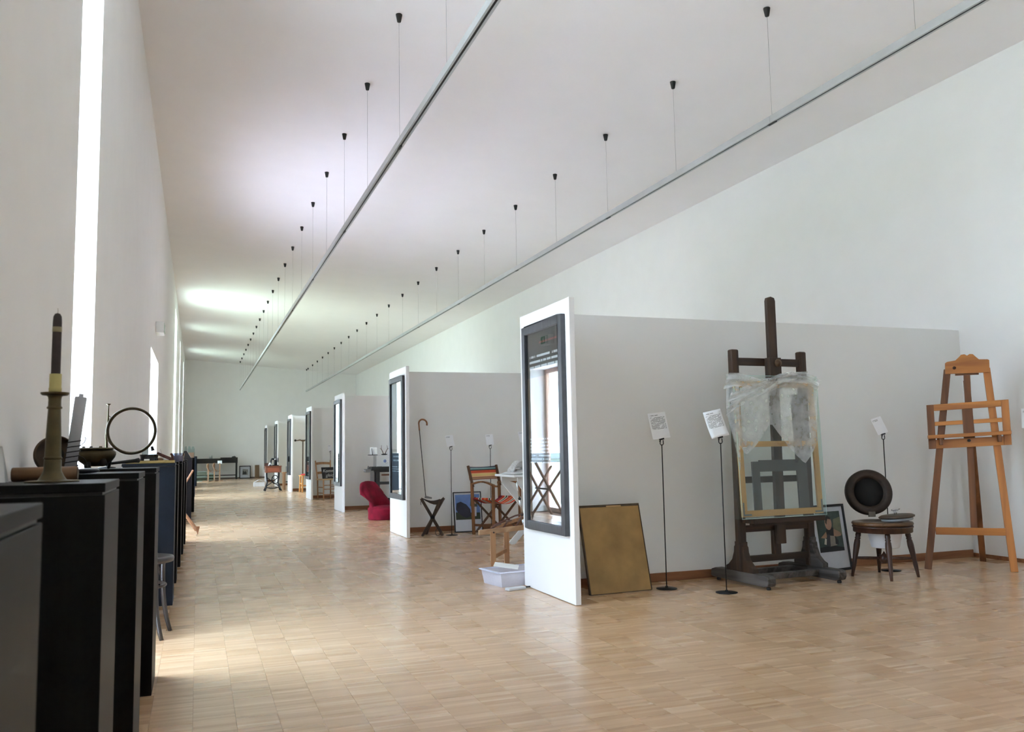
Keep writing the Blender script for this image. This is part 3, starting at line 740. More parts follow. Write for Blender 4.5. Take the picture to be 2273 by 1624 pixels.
for yy in (-.10, .17): B(-PX+.03, PX-.03, yy-.03, yy+.03, .04, .085).build('stretcher', EZG, ez, bevel=.004)
mm = MB().prism([(-.042, .30), (.042, .30), (.042, 2.24), (.034, 2.265), (0, 2.275), (-.034, 2.265), (-.042, 2.24)], -.075, -.04)
mm.build('mast', EZ, ez, bevel=.004)
B(-.058, .058, -.095, -.03, 1.61, 1.775).build('mast_block', EZ, ez, bevel=.004)
MB().lathe([(.0, .03), (.012, .03), (.014, .024), (.03, .02), (.032, .008), (.024, 0), (0, 0)], 24, T(.015, -.095, 1.73) @ RX(D(90))).build('clamp_knob', wood('knob_wood', (70, 50, 34), (104, 78, 54), 1), ez)
B(-.02, .15, -.17, -.075, 1.605, 1.632).build('canvas_clamp', EZX, ez, bevel=.003)
B(-.345, .345, -.19, -.03, .475, .515).build('canvas_ledge', EZX, ez, bevel=.006)
B(-.30, .30, -.10, -.06, .45, .475).build('ledge_guide', EZX, ez)

# canvas stretcher (pine) standing on the ledge
PINE = wood('pine_stretcher', (190, 140, 84), (216, 168, 108), 2, rough=.55)
PINEX = wood('pine_stretcher_cross', (188, 134, 70), (214, 164, 98), 0, rough=.55)
cw, ch = .372, 1.05
cs = thing('canvas_stretcher', 'bare pine canvas stretcher seen on the dark easel', 'stretcher', (ex-.035, ey-.165, .530), 0, rot=(D(-2.5), 0, D(3)))
for s in (-1, 1): B(cw*s-.024, cw*s+.024, 0, .02, .048, ch-.048).build('side_bar', PINE, cs, bevel=.002)
B(-cw-.024, cw+.024, 0, .02, 0, .048).build('bottom_bar', PINEX, cs, bevel=.002)
B(-cw-.024, cw+.024, 0, .02, ch-.048, ch).build('top_bar', PINEX, cs, bevel=.002)
B(-cw+.024, cw-.024, .002, .018, .535, .578).build('cross_bar', PINEX, cs, bevel=.002)
for s in (-1, 1):
    m = MB(); m.box(s*(cw+.012)-.006, s*(cw+.012)+.006, -.003, 0, .015, .11).box(min(s*(cw+.018), s*(cw-.06)), max(s*(cw+.018), s*(cw-.06)), -.003, 0, .01, .022)
    m.build('corner_iron', plain('zinc', (120, 122, 124), .4, .7), cs)
# dark grey canvas frame behind it
gf = thing('grey_frame', 'dark grey wooden cross frame behind the pine stretcher on the easel', 'frame', (ex-.01, ey-.125, .530), 0, rot=(D(-2.5), 0, D(3)))
GRW = plain('grey_stained_wood', (82, 78, 80), .6, var=.12, scale=12)
for s in (-1, 1): B(.22*s-.05, .22*s+.05, 0, .015, .0, .95).build('frame_stile', GRW, gf) if s > 0 else B(-.27, -.20, 0, .015, 0, .42).build('frame_stile', GRW, gf)
B(-.20, .17, 0, .012, .34, .43).build('frame_rail', GRW, gf)
# acrylic cover box
AC = glassy('acrylic', (246, 251, 249), .04)
ACE = plain('acrylic_edge', (176, 206, 200), .2)
ab = thing('acrylic_cover', 'clear acrylic cover box standing on the easel ledge round the stretcher', 'cover', (ex-.045, ey-.19, .517), 0, rot=(D(-2), 0, D(3)))
aw, ah, ad = .412, 1.105, .085
B(-aw, aw, -.003, 0, 0, ah).build('front_sheet', AC, ab)
B(-aw, -aw+.003, 0, ad, 0, ah).build('side_sheet', AC, ab); B(aw-.003, aw, 0, ad, 0, ah).build('side_sheet', AC, ab)
m = MB()
for s in (-1, 1): m.box(aw*s-.0016, aw*s+.0016, -.0045, -.003, 0, ah)
m.box(-aw, aw, -.0045, -.003, ah-.003, ah).box(-aw, aw, -.0045, -.003, 0, .003)
m.build('sheet_edges', ACE, ab)
m = MB(); m.box(-aw, aw, -.004, ad, .0, .004); m.build('bottom_sheet', AC, ab)
# bubble wrap draped over the top
def bubble_mat():
    m = bpy.data.materials.new('bubble_wrap'); m.use_nodes = True; t = m.node_tree; t.nodes.clear(); N = t.nodes; L = t.links
    o = N.new('ShaderNodeOutputMaterial'); mx = N.new('ShaderNodeMixShader'); tr = N.new('ShaderNodeBsdfTransparent'); pb = N.new('ShaderNodeBsdfPrincipled')
    co = N.new('ShaderNodeTexCoord'); vo = N.new('ShaderNodeTexVoronoi'); vo.inputs['Scale'].default_value = 95; L.new(co.outputs['Object'], vo.inputs['Vector'])
    no = N.new('ShaderNodeTexNoise'); no.inputs['Scale'].default_value = 18; L.new(co.outputs['Object'], no.inputs['Vector'])
    mr_ = N.new('ShaderNodeMapRange'); mr_.inputs['From Min'].default_value = .3; mr_.inputs['From Max'].default_value = .75; mr_.inputs['To Min'].default_value = .26; mr_.inputs['To Max'].default_value = .40; L.new(no.outputs['Fac'], mr_.inputs['Value'])
    pb.inputs['Base Color'].default_value = (.84, .86, .86, 1); pb.inputs['Roughness'].default_value = .25; pb.inputs['Transmission Weight'].default_value = 0
    bp = N.new('ShaderNodeBump'); bp.inputs['Strength'].default_value = .6; bp.inputs['Distance'].default_value = .004; bp.invert = True
    L.new(vo.outputs['Distance'], bp.inputs['Height']); L.new(bp.outputs[0], pb.inputs['Normal'])
    L.new(mr_.outputs[0], mx.inputs[0]); L.new(tr.outputs[0], mx.inputs[1]); L.new(pb.outputs[0], mx.inputs[2]); L.new(mx.outputs[0], o.inputs[0])
    return m
BUB = bubble_mat()
yb = ey-.205
bw = thing('bubble_wrap', 'torn translucent bubble wrap draped over the top of the easel and cover', 'bubble wrap', AY(1712, 1000, yb))
O = AY(1712, 1000, yb)
def pt(px, py, dy=0):
    q = AY(px, py, yb+dy); return q-O
def sheet(rows):
    m = MB(); n = len(rows[0]); vs = []; fs = []
    for rw in rows: vs += rw
    for i in range(len(rows)-1):
        for j in range(n-1): fs.append((i*n+j, i*n+j+1, (i+1)*n+j+1, (i+1)*n+j))
    return m.add(vs, fs, True)
def edge(poly, t):
    L_ = [0]
    for a_, b_ in zip(poly, poly[1:]): L_.append(L_[-1]+math.dist(a_, b_))
    d_ = t*L_[-1]
    for i in range(len(poly)-1):
        if d_ <= L_[i+1]+1e-9:
            f = (d_-L_[i])/max(L_[i+1]-L_[i], 1e-9); return tuple(poly[i][k]*(1-f)+poly[i+1][k]*f for k in (0, 1))
    return poly[-1]
top = [(1626, 872), (1660, 858), (1700, 848), (1750, 842), (1814, 846)]
bot = [(1642, 985), (1655, 1010), (1678, 989), (1711, 938), (1752, 994), (1787, 1029), (1802, 1009), (1814, 982)]
rows = []; rnd = random.Random(3)
for i in range(11):
    row = []
    for j in range(29):
        u, v = j/28, i/10
        a_, b_ = edge(top, u), edge(bot, u)
        px, py = a_[0]*(1-v)+b_[0]*v, a_[1]*(1-v)+b_[1]*v
        row.append(pt(px, py, -.008-.012*math.sin(u*17+v*5)*.6+rnd.uniform(-.002, .002)))
    rows.append(row)
sheet(rows).build('front_sheet', BUB, bw)
rows = []
for i in range(13):
    v = i/12; row = []
    lx0 = 1612+ (26*max(0, v-.45)/.55); rx0 = 1640+4*v
    for j in range(7):
        u = j/6; py = 830+ (1043-830)*v*(1 if u > .5 else (.86+.14*u/.5))
        row.append(pt(lx0*(1-u)+rx0*u, py, .06*(1-u)-.016*math.sin(v*22+u*3)))
    rows.append(row)
sheet(rows).build('left_flap', BUB, bw)
def fold(pts_, w0, name, k=1.0):
    # a crumpled band following the pixel path
    rows = []
    for i, (px, py, hw) in enumerate(pts_):
        row = []
        for j in range(9):
            u = j/8-.5
            row.append(pt(px-u*hw*.35, py+u*hw, -.02-.018*math.cos(u*9+i)*k-.012*math.sin(i*1.7)))
        rows.append(row)
    o = sheet(rows).build(name, BUB, bw); return o
fold([(1618, 905, 34), (1640, 890, 30), (1665, 878, 26), (1690, 866, 26), (1715, 853, 30), (1740, 843, 30), (1765, 838, 26), (1790, 834, 20)], 0, 'top_fold')
fold([(1612, 845, 36), (1635, 842, 30), (1660, 846, 24), (1685, 850, 18), (1705, 846, 16)], 0, 'top_fold')
fold([(1705, 846, 14), (1730, 838, 20), (1755, 836, 24), (1780, 838, 24), (1800, 844, 22), (1818, 854, 20)], 0, 'top_fold')
fold([(1620, 880, 22), (1650, 868, 26), (1680, 860, 22), (1700, 852, 16)], 0, 'top_fold')

# ------------------------------------------------------------------ framed photograph of an accordion player
def leaning_frame(base_l, base_r, hgt, lean, label, name='framed_photograph', fw=.02, mat_=None, fmat=None, group=None):
    ang = math.atan2(base_r.y-base_l.y, base_r.x-base_l.x); w = (base_r-base_l).length
    r = thing(name, label, 'picture', (base_l+base_r)/2, ang, group)
    M_ = RX(-lean)
    f = MB(); f.box(-w/2, -w/2+fw, 0, .02, .003, hgt, M_).box(w/2-fw, w/2, 0, .02, .003, hgt, M_).box(-w/2+fw, w/2-fw, 0, .02, .003, fw+.003, M_).box(-w/2+fw, w/2-fw, 0, .02, hgt-fw, hgt, M_)
    f.build('frame', fmat or BLK, r, bevel=.002)
    B(-w/2+fw, w/2-fw, .008, .018, fw+.003, hgt-fw, M_).build('mount', mat_ or plain('white_mount', (206, 210, 218), .7), r)
    return r, M_, w
a = FL(1782, 1282); b = FL(1894, 1263)
a = b+(Vector((5.02, 6.0, 0))-b).normalized()*.43
H_ = .56
r, M_, w = leaning_frame(a, b, H_, D(7), 'black framed photograph of a seated accordion player leaning behind the dark easel')
def flat(poly, name, rgb, layer, M_, parent, var=.05, rough=.5):
    return MB().prism(poly, .0075-.0004*layer, .009, M_).build(name, plain('ink_%d_%d_%d' % rgb, rgb, rough, var=var, scale=12), parent)
def ell(cx, cz, rx, rz_, n=18, a0=0): return [(cx+rx*math.cos(2*math.pi*i/n+a0), cz+rz_*math.sin(2*math.pi*i/n+a0)) for i in range(n)][::-1]
x0, x1, z0, z1 = -w/2+.065, w/2-.062, .165, H_-.058
ph = flat([(x0, z0), (x1, z0), (x1, z1), (x0, z1)], 'photo_print', (58, 74, 68), 1, M_, r, var=.35)
sx, szz = x1-x0, z1-z0
def Q(u, v): return (x0+u*sx, z0+v*szz)
flat([Q(.62, .45), Q(.99, .4), Q(.99, .85), Q(.70, .80)], 'backdrop_glow', (116, 118, 92), 2, M_, ph, var=.25)
flat([Q(0, 0), Q(1, 0), Q(1, .08), Q(.5, .16), Q(0, .12)], 'printed_trousers', (22, 22, 24), 2, M_, ph)
flat([Q(.20, .42), Q(.42, .55), Q(.62, .58), Q(.92, .46), Q(.95, .38), Q(.80, .36), Q(.5, .38), Q(.25, .34), Q(.10, .36)], 'printed_arms', (168, 134, 110), 3, M_, ph, var=.12)
flat([Q(.36, .30), Q(.62, .30), Q(.66, .58), Q(.55, .63), Q(.42, .62), Q(.34, .52)], 'printed_vest', (24, 24, 26), 4, M_, ph)
flat(ell(*Q(.475, .71), .042, .058), 'printed_face', (176, 138, 116), 5, M_, ph, var=.15)
flat([Q(.36, .72), Q(.38, .86), Q(.47, .90), Q(.57, .85), Q(.58, .80), Q(.47, .82), Q(.42, .76), Q(.40, .68)], 'printed_hair', (34, 28, 26), 6, M_, ph)
flat([Q(.44, .13), Q(.72, .15), Q(.66, .38), Q(.48, .40)], 'printed_bellows', (146, 138, 126), 5, M_, ph, var=.15)
flat([Q(.28, .16), Q(.44, .12), Q(.48, .42), Q(.36, .44)], 'printed_accordion', (56, 56, 62), 6, M_, ph)
flat([Q(.66, .18), Q(.78, .16), Q(.80, .26), Q(.68, .38)], 'printed_bass_side', (40, 40, 44), 6, M_, ph)
flat([Q(.20, .20), Q(.28, .18), Q(.32, .32), Q(.26, .34)], 'printed_keys', (200, 196, 188), 7, M_, ph, var=.1)

# ------------------------------------------------------------------ round commode stool
CW_ = wood('dark_mahogany', (44, 27, 20), (74, 47, 34), 2, rough=.35)
CWX = wood('mahogany_rim', (72, 48, 30), (112, 80, 52), 0, rough=.3)
st = thing('commode_stool', 'round dark wooden commode stool with its lid open and a white pail', 'stool', (5.245, 5.61, 0), D(12))
SZ = .445
MB().lathe([(.155, SZ-.085), (.222, SZ-.085), (.226, SZ-.08), (.226, SZ-.05), (.232, SZ-.046), (.232, SZ-.036), (.222, SZ-.032)], 44).build('apron', CW_, st)
MB().lathe([(.16, SZ-.03), (.225, SZ-.03), (.236, SZ-.018), (.230, SZ-.004), (.205, SZ), (.165, SZ-.002), (.155, SZ-.012)], 44).build('seat_ring', CWX, st)
for a in (45, 135, 225, 315):
    ca, sa = math.cos(D(a)), math.sin(D(a)); pts = []; rs = []
    for t, rr in ((0, .019), (.08, .022), (.12, .018), (.14, .023), (.17, .018), (.19, .022), (.3, .025), (.5, .021), (.62, .017), (.72, .018), (.9, .013), (1, .011)):
        pts.append((ca*(.185+.065*t), sa*(.185+.065*t), (SZ-.085)*(1-t))); rs.append(rr)
    MB().tube(pts, rs, 14).build('leg', CW_, st)
    MB().tube([(ca*.225, sa*.225, .15), (ca*.13, sa*.13, .148), (ca*.03, sa*.03, .15)], [.009, .013, .010], 10).build('stretcher', CW_, st)
MB().lathe([(0, .105), (.02, .108), (.034, .125), (.036, .15), (.028, .17), (.014, .182), (.006, .196), (0, .205)], 20).build('stretcher_boss', CW_, st)
# hinged lid standing open, facing the camera
hub = Vector((5.245, 5.61, 0))
lidc = AY(1928, 1092, 5.70)-hub
Ml = RZ(D(-12)) @ T(*lidc) @ RZ(D(-26)) @ RX(D(80)) @ Matrix.Scale(.94, 4)
lm = MB().lathe([(0, .0), (.125, 0), (.132, .03), (.150, .040), (.185, .034), (.197, .016), (.197, -.03), (.185, -.042), (.12, -.046), (0, -.046)], 48, Ml)
ld = lm.build('lid', wood('lid_dark', (34, 24, 18), (56, 40, 30), 0, rough=.55), st)
MB().lathe([(0, .002), (.122, .002), (.122, .006), (0, .006)], 40, Ml).build('lid_lining', plain('black_lining', (20, 18, 17), .75), ld)
B(-.028, .028, -.215, -.165, .012, .036, Ml).build('hinge', plain('hinge_iron', (96, 90, 82), .45, .6), ld)
# inner lid with metal handle
il = thing('inner_lid', 'small round wooden inner lid with a steel handle resting on the commode seat', 'lid', (AY(1997, 1150, 5.53)*1).to_tuple()[:2]+(SZ,), 0, rot=(D(-3), D(-4), 0))
il.location = (5.33, 5.535, SZ+.004)
MB().lathe([(0, 0), (.10, 0), (.118, .004), (.122, .014), (.118, .022), (0, .024)], 36).build('china_disc', plain('pale_china', (150, 152, 156), .25), il)
MB().lathe([(.118, .024), (.136, .028), (.138, .038), (.120, .048), (.08, .052), (0, .052)], 36).build('wood_disc', wood('inner_lid_wood', (56, 44, 34), (84, 68, 54), 0), il)
m = MB(); m.tube([(0, 0, .05), (0, 0, .085)], .006, 8).tube([(-.042, 0, .090), (-.02, 0, .084), (0, 0, .087), (.02, 0, .084), (.042, 0, .090)], .0045, 8).tube([(-.018, .0, .05), (-.015, 0, .088)], .004, 6)
m.build('handle', plain('polished_steel', (180, 180, 180), .2, .9), il)
pl = thing('pail', 'white enamel pail hanging in the commode stool', 'pail', (5.255, 5.60, .235))
MB().lathe([(0, 0), (.102, 0), (.108, .006), (.132, .118), (.140, .122), (.136, .124), (.128, .118), (.104, .008), (0, .008)], 40).build('pail_wall', plain('white_enamel', (226, 228, 234), .3), pl)
MB().lathe([(.136, .116), (.143, .119), (.143, .124), (.136, .126)], 40).build('pail_rim', plain('white_enamel', (226, 228, 234), .3), pl)

# ------------------------------------------------------------------ pine easel
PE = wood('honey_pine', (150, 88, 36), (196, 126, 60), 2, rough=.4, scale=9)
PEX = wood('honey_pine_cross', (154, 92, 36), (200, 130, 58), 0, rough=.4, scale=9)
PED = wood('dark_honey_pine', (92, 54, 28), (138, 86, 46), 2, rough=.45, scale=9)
fl_, fr_ = FL(2060, 1263), FL(2252, 1269)
cc = (fl_+fr_)/2; ang = math.atan2(fr_.y-fl_.y, fr_.x-fl_.x); half = (fr_-fl_).length/2
pe = thing('pine_easel', 'honey coloured pine easel with a shaped top board and tray', 'easel', cc, ang)
LN = .10                                      # lean back over the height
HT = 1.80
def fp(x, z, dy=0): return Vector((x+.05*z, LN*z/HT+dy, z))
def leg(name, x0, z0, x1, z1, w, d_, mat_, dy=0): return MB().bar(fp(x0, z0, dy), fp(x1, z1, dy), w, d_, (0, -1, 0)).build(name, mat_, pe, bevel=.003)
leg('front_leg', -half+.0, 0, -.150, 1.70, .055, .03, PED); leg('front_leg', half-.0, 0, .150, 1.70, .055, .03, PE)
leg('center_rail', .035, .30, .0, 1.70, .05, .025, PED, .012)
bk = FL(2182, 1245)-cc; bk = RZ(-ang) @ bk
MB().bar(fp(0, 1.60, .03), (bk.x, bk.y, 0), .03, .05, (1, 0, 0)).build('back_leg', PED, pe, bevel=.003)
MB().bar(fp(-half+.06, .325, -.028), fp(half-.06, .325, -.028), .026, .06, (0, 0, 1)).build('lower_bar', PEX, pe, bevel=.003)
tb = [(-.17, 1.66), (.17, 1.66), (.168, 1.765), (.155, 1.772), (.09, 1.775), (.065, 1.80), (.045, 1.822), (.02, 1.825), (0, 1.812), (-.02, 1.825), (-.045, 1.822), (-.065, 1.80), (-.09, 1.775), (-.155, 1.766), (-.17, 1.755)]
Ms = Matrix(((1, 0, .05, 0), (0, 1, LN/HT, 0), (0, 0, 1, 0), (0, 0, 0, 1)))
MB().prism(tb, -.045, -.018, Ms).build('top_board', PEX, pe, bevel=.003)
MB().lathe([(0, 0), (.014, 0), (.014, .003), (0, .003)], 12, Ms @ T(-.10, -.045, 1.71) @ RX(D(90))).build('top_knot', plain('knot_wood', (70, 38, 22), .5), pe)
B(-.09, .09, -.018, 0, 1.645, 1.66, Ms).build('top_cleat', PED, pe)
# tray rack
Mr = Ms @ RY(D(-2.2))
Z0_, Z1_ = 1.03, 1.41; HW = .285
def rk(x0, x1, y0, y1, z0, z1, n_, mt): return B(x0, x1, y0, y1, z0, z1, T(0, 0, .0) @ Ms @ T(0, 0, 1.2) @ RY(D(-2.4)) @ T(0, 0, -1.2)).build(n_, mt, pe, bevel=.003)
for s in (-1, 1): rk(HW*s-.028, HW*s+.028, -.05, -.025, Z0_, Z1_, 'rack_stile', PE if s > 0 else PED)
rk(-HW+.028, HW-.028, -.048, -.026, Z1_-.055, Z1_, 'rack_top_rail', PEX)
rk(-HW+.028, HW-.028, -.048, -.026, Z0_, Z0_+.075, 'rack_bottom_rail', PEX)
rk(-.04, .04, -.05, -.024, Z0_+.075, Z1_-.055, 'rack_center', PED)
rk(-HW+.028, -.04, -.046, -.028, 1.225, 1.26, 'rack_slat', PEX); rk(.04, HW-.028, -.046, -.028, 1.225, 1.26, 'rack_slat', PEX)
rk(-HW-.035, HW+.02, -.13, -.05, 1.118, 1.148, 'tray', PEX)
for s in (-1, 1): rk(.22*s-.012, .22*s+.012, -.12, -.05, 1.06, 1.118, 'tray_bracket', PED)
MB().tube([fp(0, 1.085, -.05), fp(0, 1.085, -.085)], .012, 10).build('tray_bolt', IRON, pe)
# ================================================================== BAY 2
TW = wood('dark_stool_wood', (54, 42, 34), (86, 68, 54), 2, rough=.5)
LEA = plain('dark_leather', (50, 42, 36), .5, var=.15)
ts = thing('tripod_stool', 'folding tripod stool with dark crossed legs and a leather sling seat', 'stool', (2.83, 10.74, 0))
fa, fb, fc = FL(937, 1190)-Vector((2.83, 10.74, 0)), FL(983, 1188)-Vector((2.83, 10.74, 0)), Vector((-.03, .24, 0))
ta, tb_, tcn = Vector((.135, -.05, .475)), Vector((-.155, -.02, .475)), Vector((.10, -.16, .46))
tcn = Vector((.06, -.13, .455))
for f_, t_ in ((fa, ta), (fb, tb_), (fc, tcn)):
    MB().tube([f_+Vector((0, 0, .0)), f_*.98+t_*.02, f_*.5+t_*.5, t_], [.015, .019, .02, .018], 10).build('leg', TW, ts)
mid = (fa+ta)*.5
MB().lathe([(0, -.02), (.03, -.02), (.03, .02), (0, .02)], 14, T(*((fa+ta+fb+tb_)/4))).build('pivot', IRON, ts)
sg = MB()
sg.grid(lambda u, v: (ta*(1-u)+tb_*u)*(1-v)+tcn*v + Vector((0, 0, .012-.07*math.sin(math.pi*u)*(1-v*.6)-.03*math.sin(math.pi*v))), 10, 6)
sg.build('sling_seat', LEA, ts, solid=.006)
MB().tube([tb_, tb_+Vector((-.008, -.01, -.05)), tb_+Vector((-.004, -.01, -.08))], .004, 6).build('tie_cord', LEA, ts)
pts = [fb*(.86)+tb_*.14+Vector((.03*math.cos(t)-.03, -.012, .045*math.sin(t)-.02)) for t in [i/14*2*math.pi for i in range(14)]]
MB().tube(pts, .005, 6, closed=True).build('leather_loop', LEA, ts)
gc = AY(945, 1104, 10.72); gt = AY(931, 955, 11.10)
g_ = thing('golf_club', 'thin golf club with a hooked wooden handle leaning from the stool to the partition', 'golf club', gc)
d_ = gt-gc; top = AY(930, 940, 11.25)-gc
MB().tube([(0, 0, .012), d_*.8, d_], [.0045, .0055, .007], 8).build('shaft', plain('dark_shaft', (50, 46, 44), .4, .3), g_)
up = d_.normalized(); side = Vector((1, 0, 0)); R_h = .056
hp = [d_+up*.0, d_+up*.04, d_+up*.10]
c0_ = d_+up*.10+side*R_h
for i in range(1, 13):
    a = math.pi-i/12*math.pi*1.12; hp.append(c0_+side*(R_h*math.cos(a))+up*(R_h*math.sin(a)*1.1))
MB().tube(hp, [.010]*3+[.0115]*12, 10).build('hook_handle', wood('cane_handle', (124, 78, 44), (162, 108, 66), 2), g_)
MB().bar(Vector((-.012, 0, .01)), Vector((.075, -.02, -.008)), .03, .03, (0, 0, 1), .02, .02).build('club_head', plain('grey_club_head', (128, 128, 130), .35, .5), g_, bevel=.004)
# framed golf photograph
a, b = FL(1010, 1186), FL(1072, 1183)
a.y = b.y = 10.98; a.x = AY(1010, 1186, 10.98).x; b.x = AY(1073, 1183, 10.98).x
H_ = .53
r, M_, w = leaning_frame(a, b, H_, D(9), 'black framed photograph of a golf bag against blue sky, behind the striped chair', fw=.012)
x0, x1, z0, z1 = -w/2+.028, w/2-.026, .165, H_-.035
sx, szz = x1-x0, z1-z0
ph = flat([(x0, z0), (x1, z0), (x1, z1), (x0, z1)], 'photo_print', (110, 140, 200), 1, M_, r, var=.12)
flat([Q(0, 0), Q(1, 0), Q(1, .26), Q(0, .30)], 'printed_grass', (52, 62, 42), 2, M_, ph, var=.2)
flat([Q(.02, .42), Q(.05, .66), Q(.22, .72), Q(.45, .60), Q(.60, .40), Q(.62, .14), Q(.44, .06), Q(.26, .14), Q(.08, .30)], 'printed_golf_bag', (38, 38, 52), 3, M_, ph, var=.3)
flat([Q(.60, .55), Q(.64, .88), Q(.86, .90), Q(.90, .50), Q(.66, .48)], 'printed_jersey', (78, 84, 74), 3, M_, ph)
flat([Q(.66, .50), Q(.86, .50), Q(.84, .12), Q(.70, .12)], 'printed_trousers', (204, 204, 214), 4, M_, ph)
flat([Q(.66, .72), Q(.76, .64), Q(.84, .60), Q(.86, .66), Q(.74, .74)], 'printed_arm', (188, 150, 130), 5, M_, ph)
# ------------------------------------------------------------------ striped folding chair
DC = wood('chair_beech', (116, 76, 46), (156, 108, 70), 2, rough=.45)
DCD = wood('chair_beech_dark', (72, 48, 32), (108, 74, 50), 2, rough=.5)
def stripe_mat(name, cols, axis='Z'):
    m, t, b_ = newmat(name); co = t.nodes.new('ShaderNodeTexCoord'); s = t.nodes.new('ShaderNodeSeparateXYZ'); rr = t.nodes.new('ShaderNodeValToRGB'); rr.color_ramp.interpolation = 'CONSTANT'
    t.links.new(co.outputs['Generated'], s.inputs[0]); t.links.new(s.outputs[axis], rr.inputs[0]); t.links.new(rr.outputs[0], b_.inputs['Base Color'])
    E_ = rr.color_ramp.elements; E_[0].position = 0; E_[0].color = rgba(lin(cols[0][1]))
    E_[1].position = cols[1][0]; E_[1].color = rgba(lin(cols[1][1]))
    for p_, c_ in cols[2:]: q_ = E_.new(p_); q_.color = rgba(lin(c_))
    b_.inputs['Roughness'].default_value = .85; return m
BACKM = stripe_mat('striped_back_canvas', [(0, (176, 120, 110)), (.07, (214, 178, 140)), (.14, (150, 90, 80)), (.19, (222, 178, 134)), (.27, (214, 186, 120)), (.44, (226, 170, 120)), (.49, (206, 84, 52)), (.68, (52, 56, 58)), (.72, (70, 104, 104)), (.79, (150, 186, 186)), (.84, (78, 96, 104)), (.93, (60, 52, 66))])
SEATM = stripe_mat('striped_seat_canvas', [(0, (206, 70, 46)), (.10, (222, 216, 200)), (.15, (40, 74, 62)), (.2, (222, 216, 200)), (.25, (206, 70, 46)), (.36, (224, 140, 70)), (.42, (206, 66, 46)), (.55, (222, 216, 200)), (.6, (38, 70, 60)), (.66, (222, 216, 200)), (.72, (206, 70, 46)), (.85, (150, 40, 62))], 'Y')
dc = thing('director_chair', 'wooden folding chair with striped orange and teal canvas back and red striped seat', 'chair', (3.66, 10.635, 0), D(30))
hw, hd = .262, .17
for s in (-1, 1):
    MB().bar((s*hw, -hd, 0), (s*hw, -hd, .64), .03, .035, (0, 1, 0)).build('front_post', DC, dc, bevel=.003)
    MB().bar((s*hw, hd, 0), (s*hw*1.02, hd+.02, .66), .03, .035, (0, 1, 0)).build('rear_post', DC, dc, bevel=.003)
    MB().bar((s*hw*1.02, hd+.0, .60), (s*hw*1.06, hd+.075, .875), .026, .03, (0, 1, 0)).build('back_upright', DCD, dc, bevel=.003)
    ar = MB(); pts = [(s*hw, hd+.03-(2*hd+.10)*t, .635+.045*math.sin(math.pi*min(1, t*1.12))-.02*t) for t in [i/10 for i in range(11)]]
    for p0, p1 in zip(pts, pts[1:]): ar.bar(p0, p1, .045, .02, (0, 0, 1))
    ar.build('armrest', DC, dc, bevel=.002)
    MB().bar((s*hw, -hd, .12), (s*hw, hd, .12), .016, .03).build('side_rail', DCD, dc, bevel=.002)
    MB().tube([(s*hw, -hd-.01, .455), (s*hw, hd+.01, .455)], .014, 10).build('seat_dowel', SEATM, dc)
for yy in (-hd+.03, hd-.03):
    for s in (-1, 1): MB().bar((s*hw, yy+.008*s, .03), (-s*hw, yy+.008*s, .44), .014, .034, (0, 1, 0)).build('cross_leg', DCD, dc, bevel=.002)
MB().grid(lambda u, v: Vector(((u-.5)*2*hw, (v-.5)*2*hd, .455-.075*math.sin(math.pi*u))), 12, 6).build('seat_sling', SEATM, dc, solid=.004)
MB().grid(lambda u, v: Vector(((u-.5)*2*hw*1.08, hd+.045+.055*v*.6+.025*math.sin(math.pi*u), .69+.175*v-.012*math.sin(math.pi*u)*v)), 12, 4).build('back_canvas', BACKM, dc, solid=.004)
# ------------------------------------------------------------------ white trestle table with folded cloth
WT_ = plain('white_table_paint', (224, 226, 226), .5, var=.03)
ty = 9.05
tx = AY(1106, 1060, ty+.2).x
wt = thing('trestle_table', 'white painted trestle table with crossed legs behind the nearest partition', 'table', (tx+.5, ty, 0))
B(-.50, .50, -.32, .32, .775, .80).build('tabletop', WT_, wt, bevel=.004)
for yy in (-.26, .26):
    B(-.44, .44, yy-.012, yy+.012, .715, .775).build('apron', WT_, wt)
    MB().bar((-.42, yy, .735), (.16, yy, .0), .022, .07, (1, 0, 0)).build('cross_leg', WT_, wt, bevel=.003)
    MB().bar((-.33, yy+.024, .0), (.38, yy+.024, .735), .022, .07, (1, 0, 0)).build('cross_leg', WT_, wt, bevel=.003)
B(-.12, -.08, -.24, .24, .33, .37).build('spreader', WT_, wt)
cl = thing('folded_cloth', 'crumpled grey and white folded cloth on the white trestle table', 'cloth', (tx+.27, ty-.02, .80))
CLM = plain('striped_linen', (206, 206, 204), .9, var=.12, scale=60, stretch=(1, .1, 1))
cm = MB(); rnd = random.Random(5)
cm.grid(lambda u, v: Vector(((u-.5)*.5, (v-.5)*.34, .006+.05*max(0, math.sin(math.pi*u))**.5*max(0, math.sin(math.pi*v))**.5+.012*math.sin(u*23+v*7)*math.sin(math.pi*u)*math.sin(math.pi*v))), 26, 14)
cm.build('cloth_layer', CLM, cl, solid=.008)
cm = MB(); cm.grid(lambda u, v: Vector((-.22+.20*u+.02*math.sin(v*9), -.14+.22*v, .03+.12*math.sin(math.pi*u)**.7*(.7+.3*math.cos(v*8)))), 14, 12); cm.build('cloth_roll', CLM, cl, solid=.01)
ct = thing('chrome_tube', 'thin chrome telescopic tube leaning under the white table', 'tube', AY(1153, 1205, 9.25))
ct.location = (AY(1153, 1205, 9.0).x+.1, 9.0, 0)
CHR = plain('chrome', (210, 212, 214), .15, .9)
q = AY(1147, 1070, 8.75)-ct.location
MB().tube([(0, 0, .005), q*.5], .013, 10).build('outer_tube', CHR, ct); MB().tube([q*.48, q*.75], .010, 10).build('middle_tube', CHR, ct); MB().tube([q*.73, q], .0075, 10).build('inner_tube', CHR, ct)
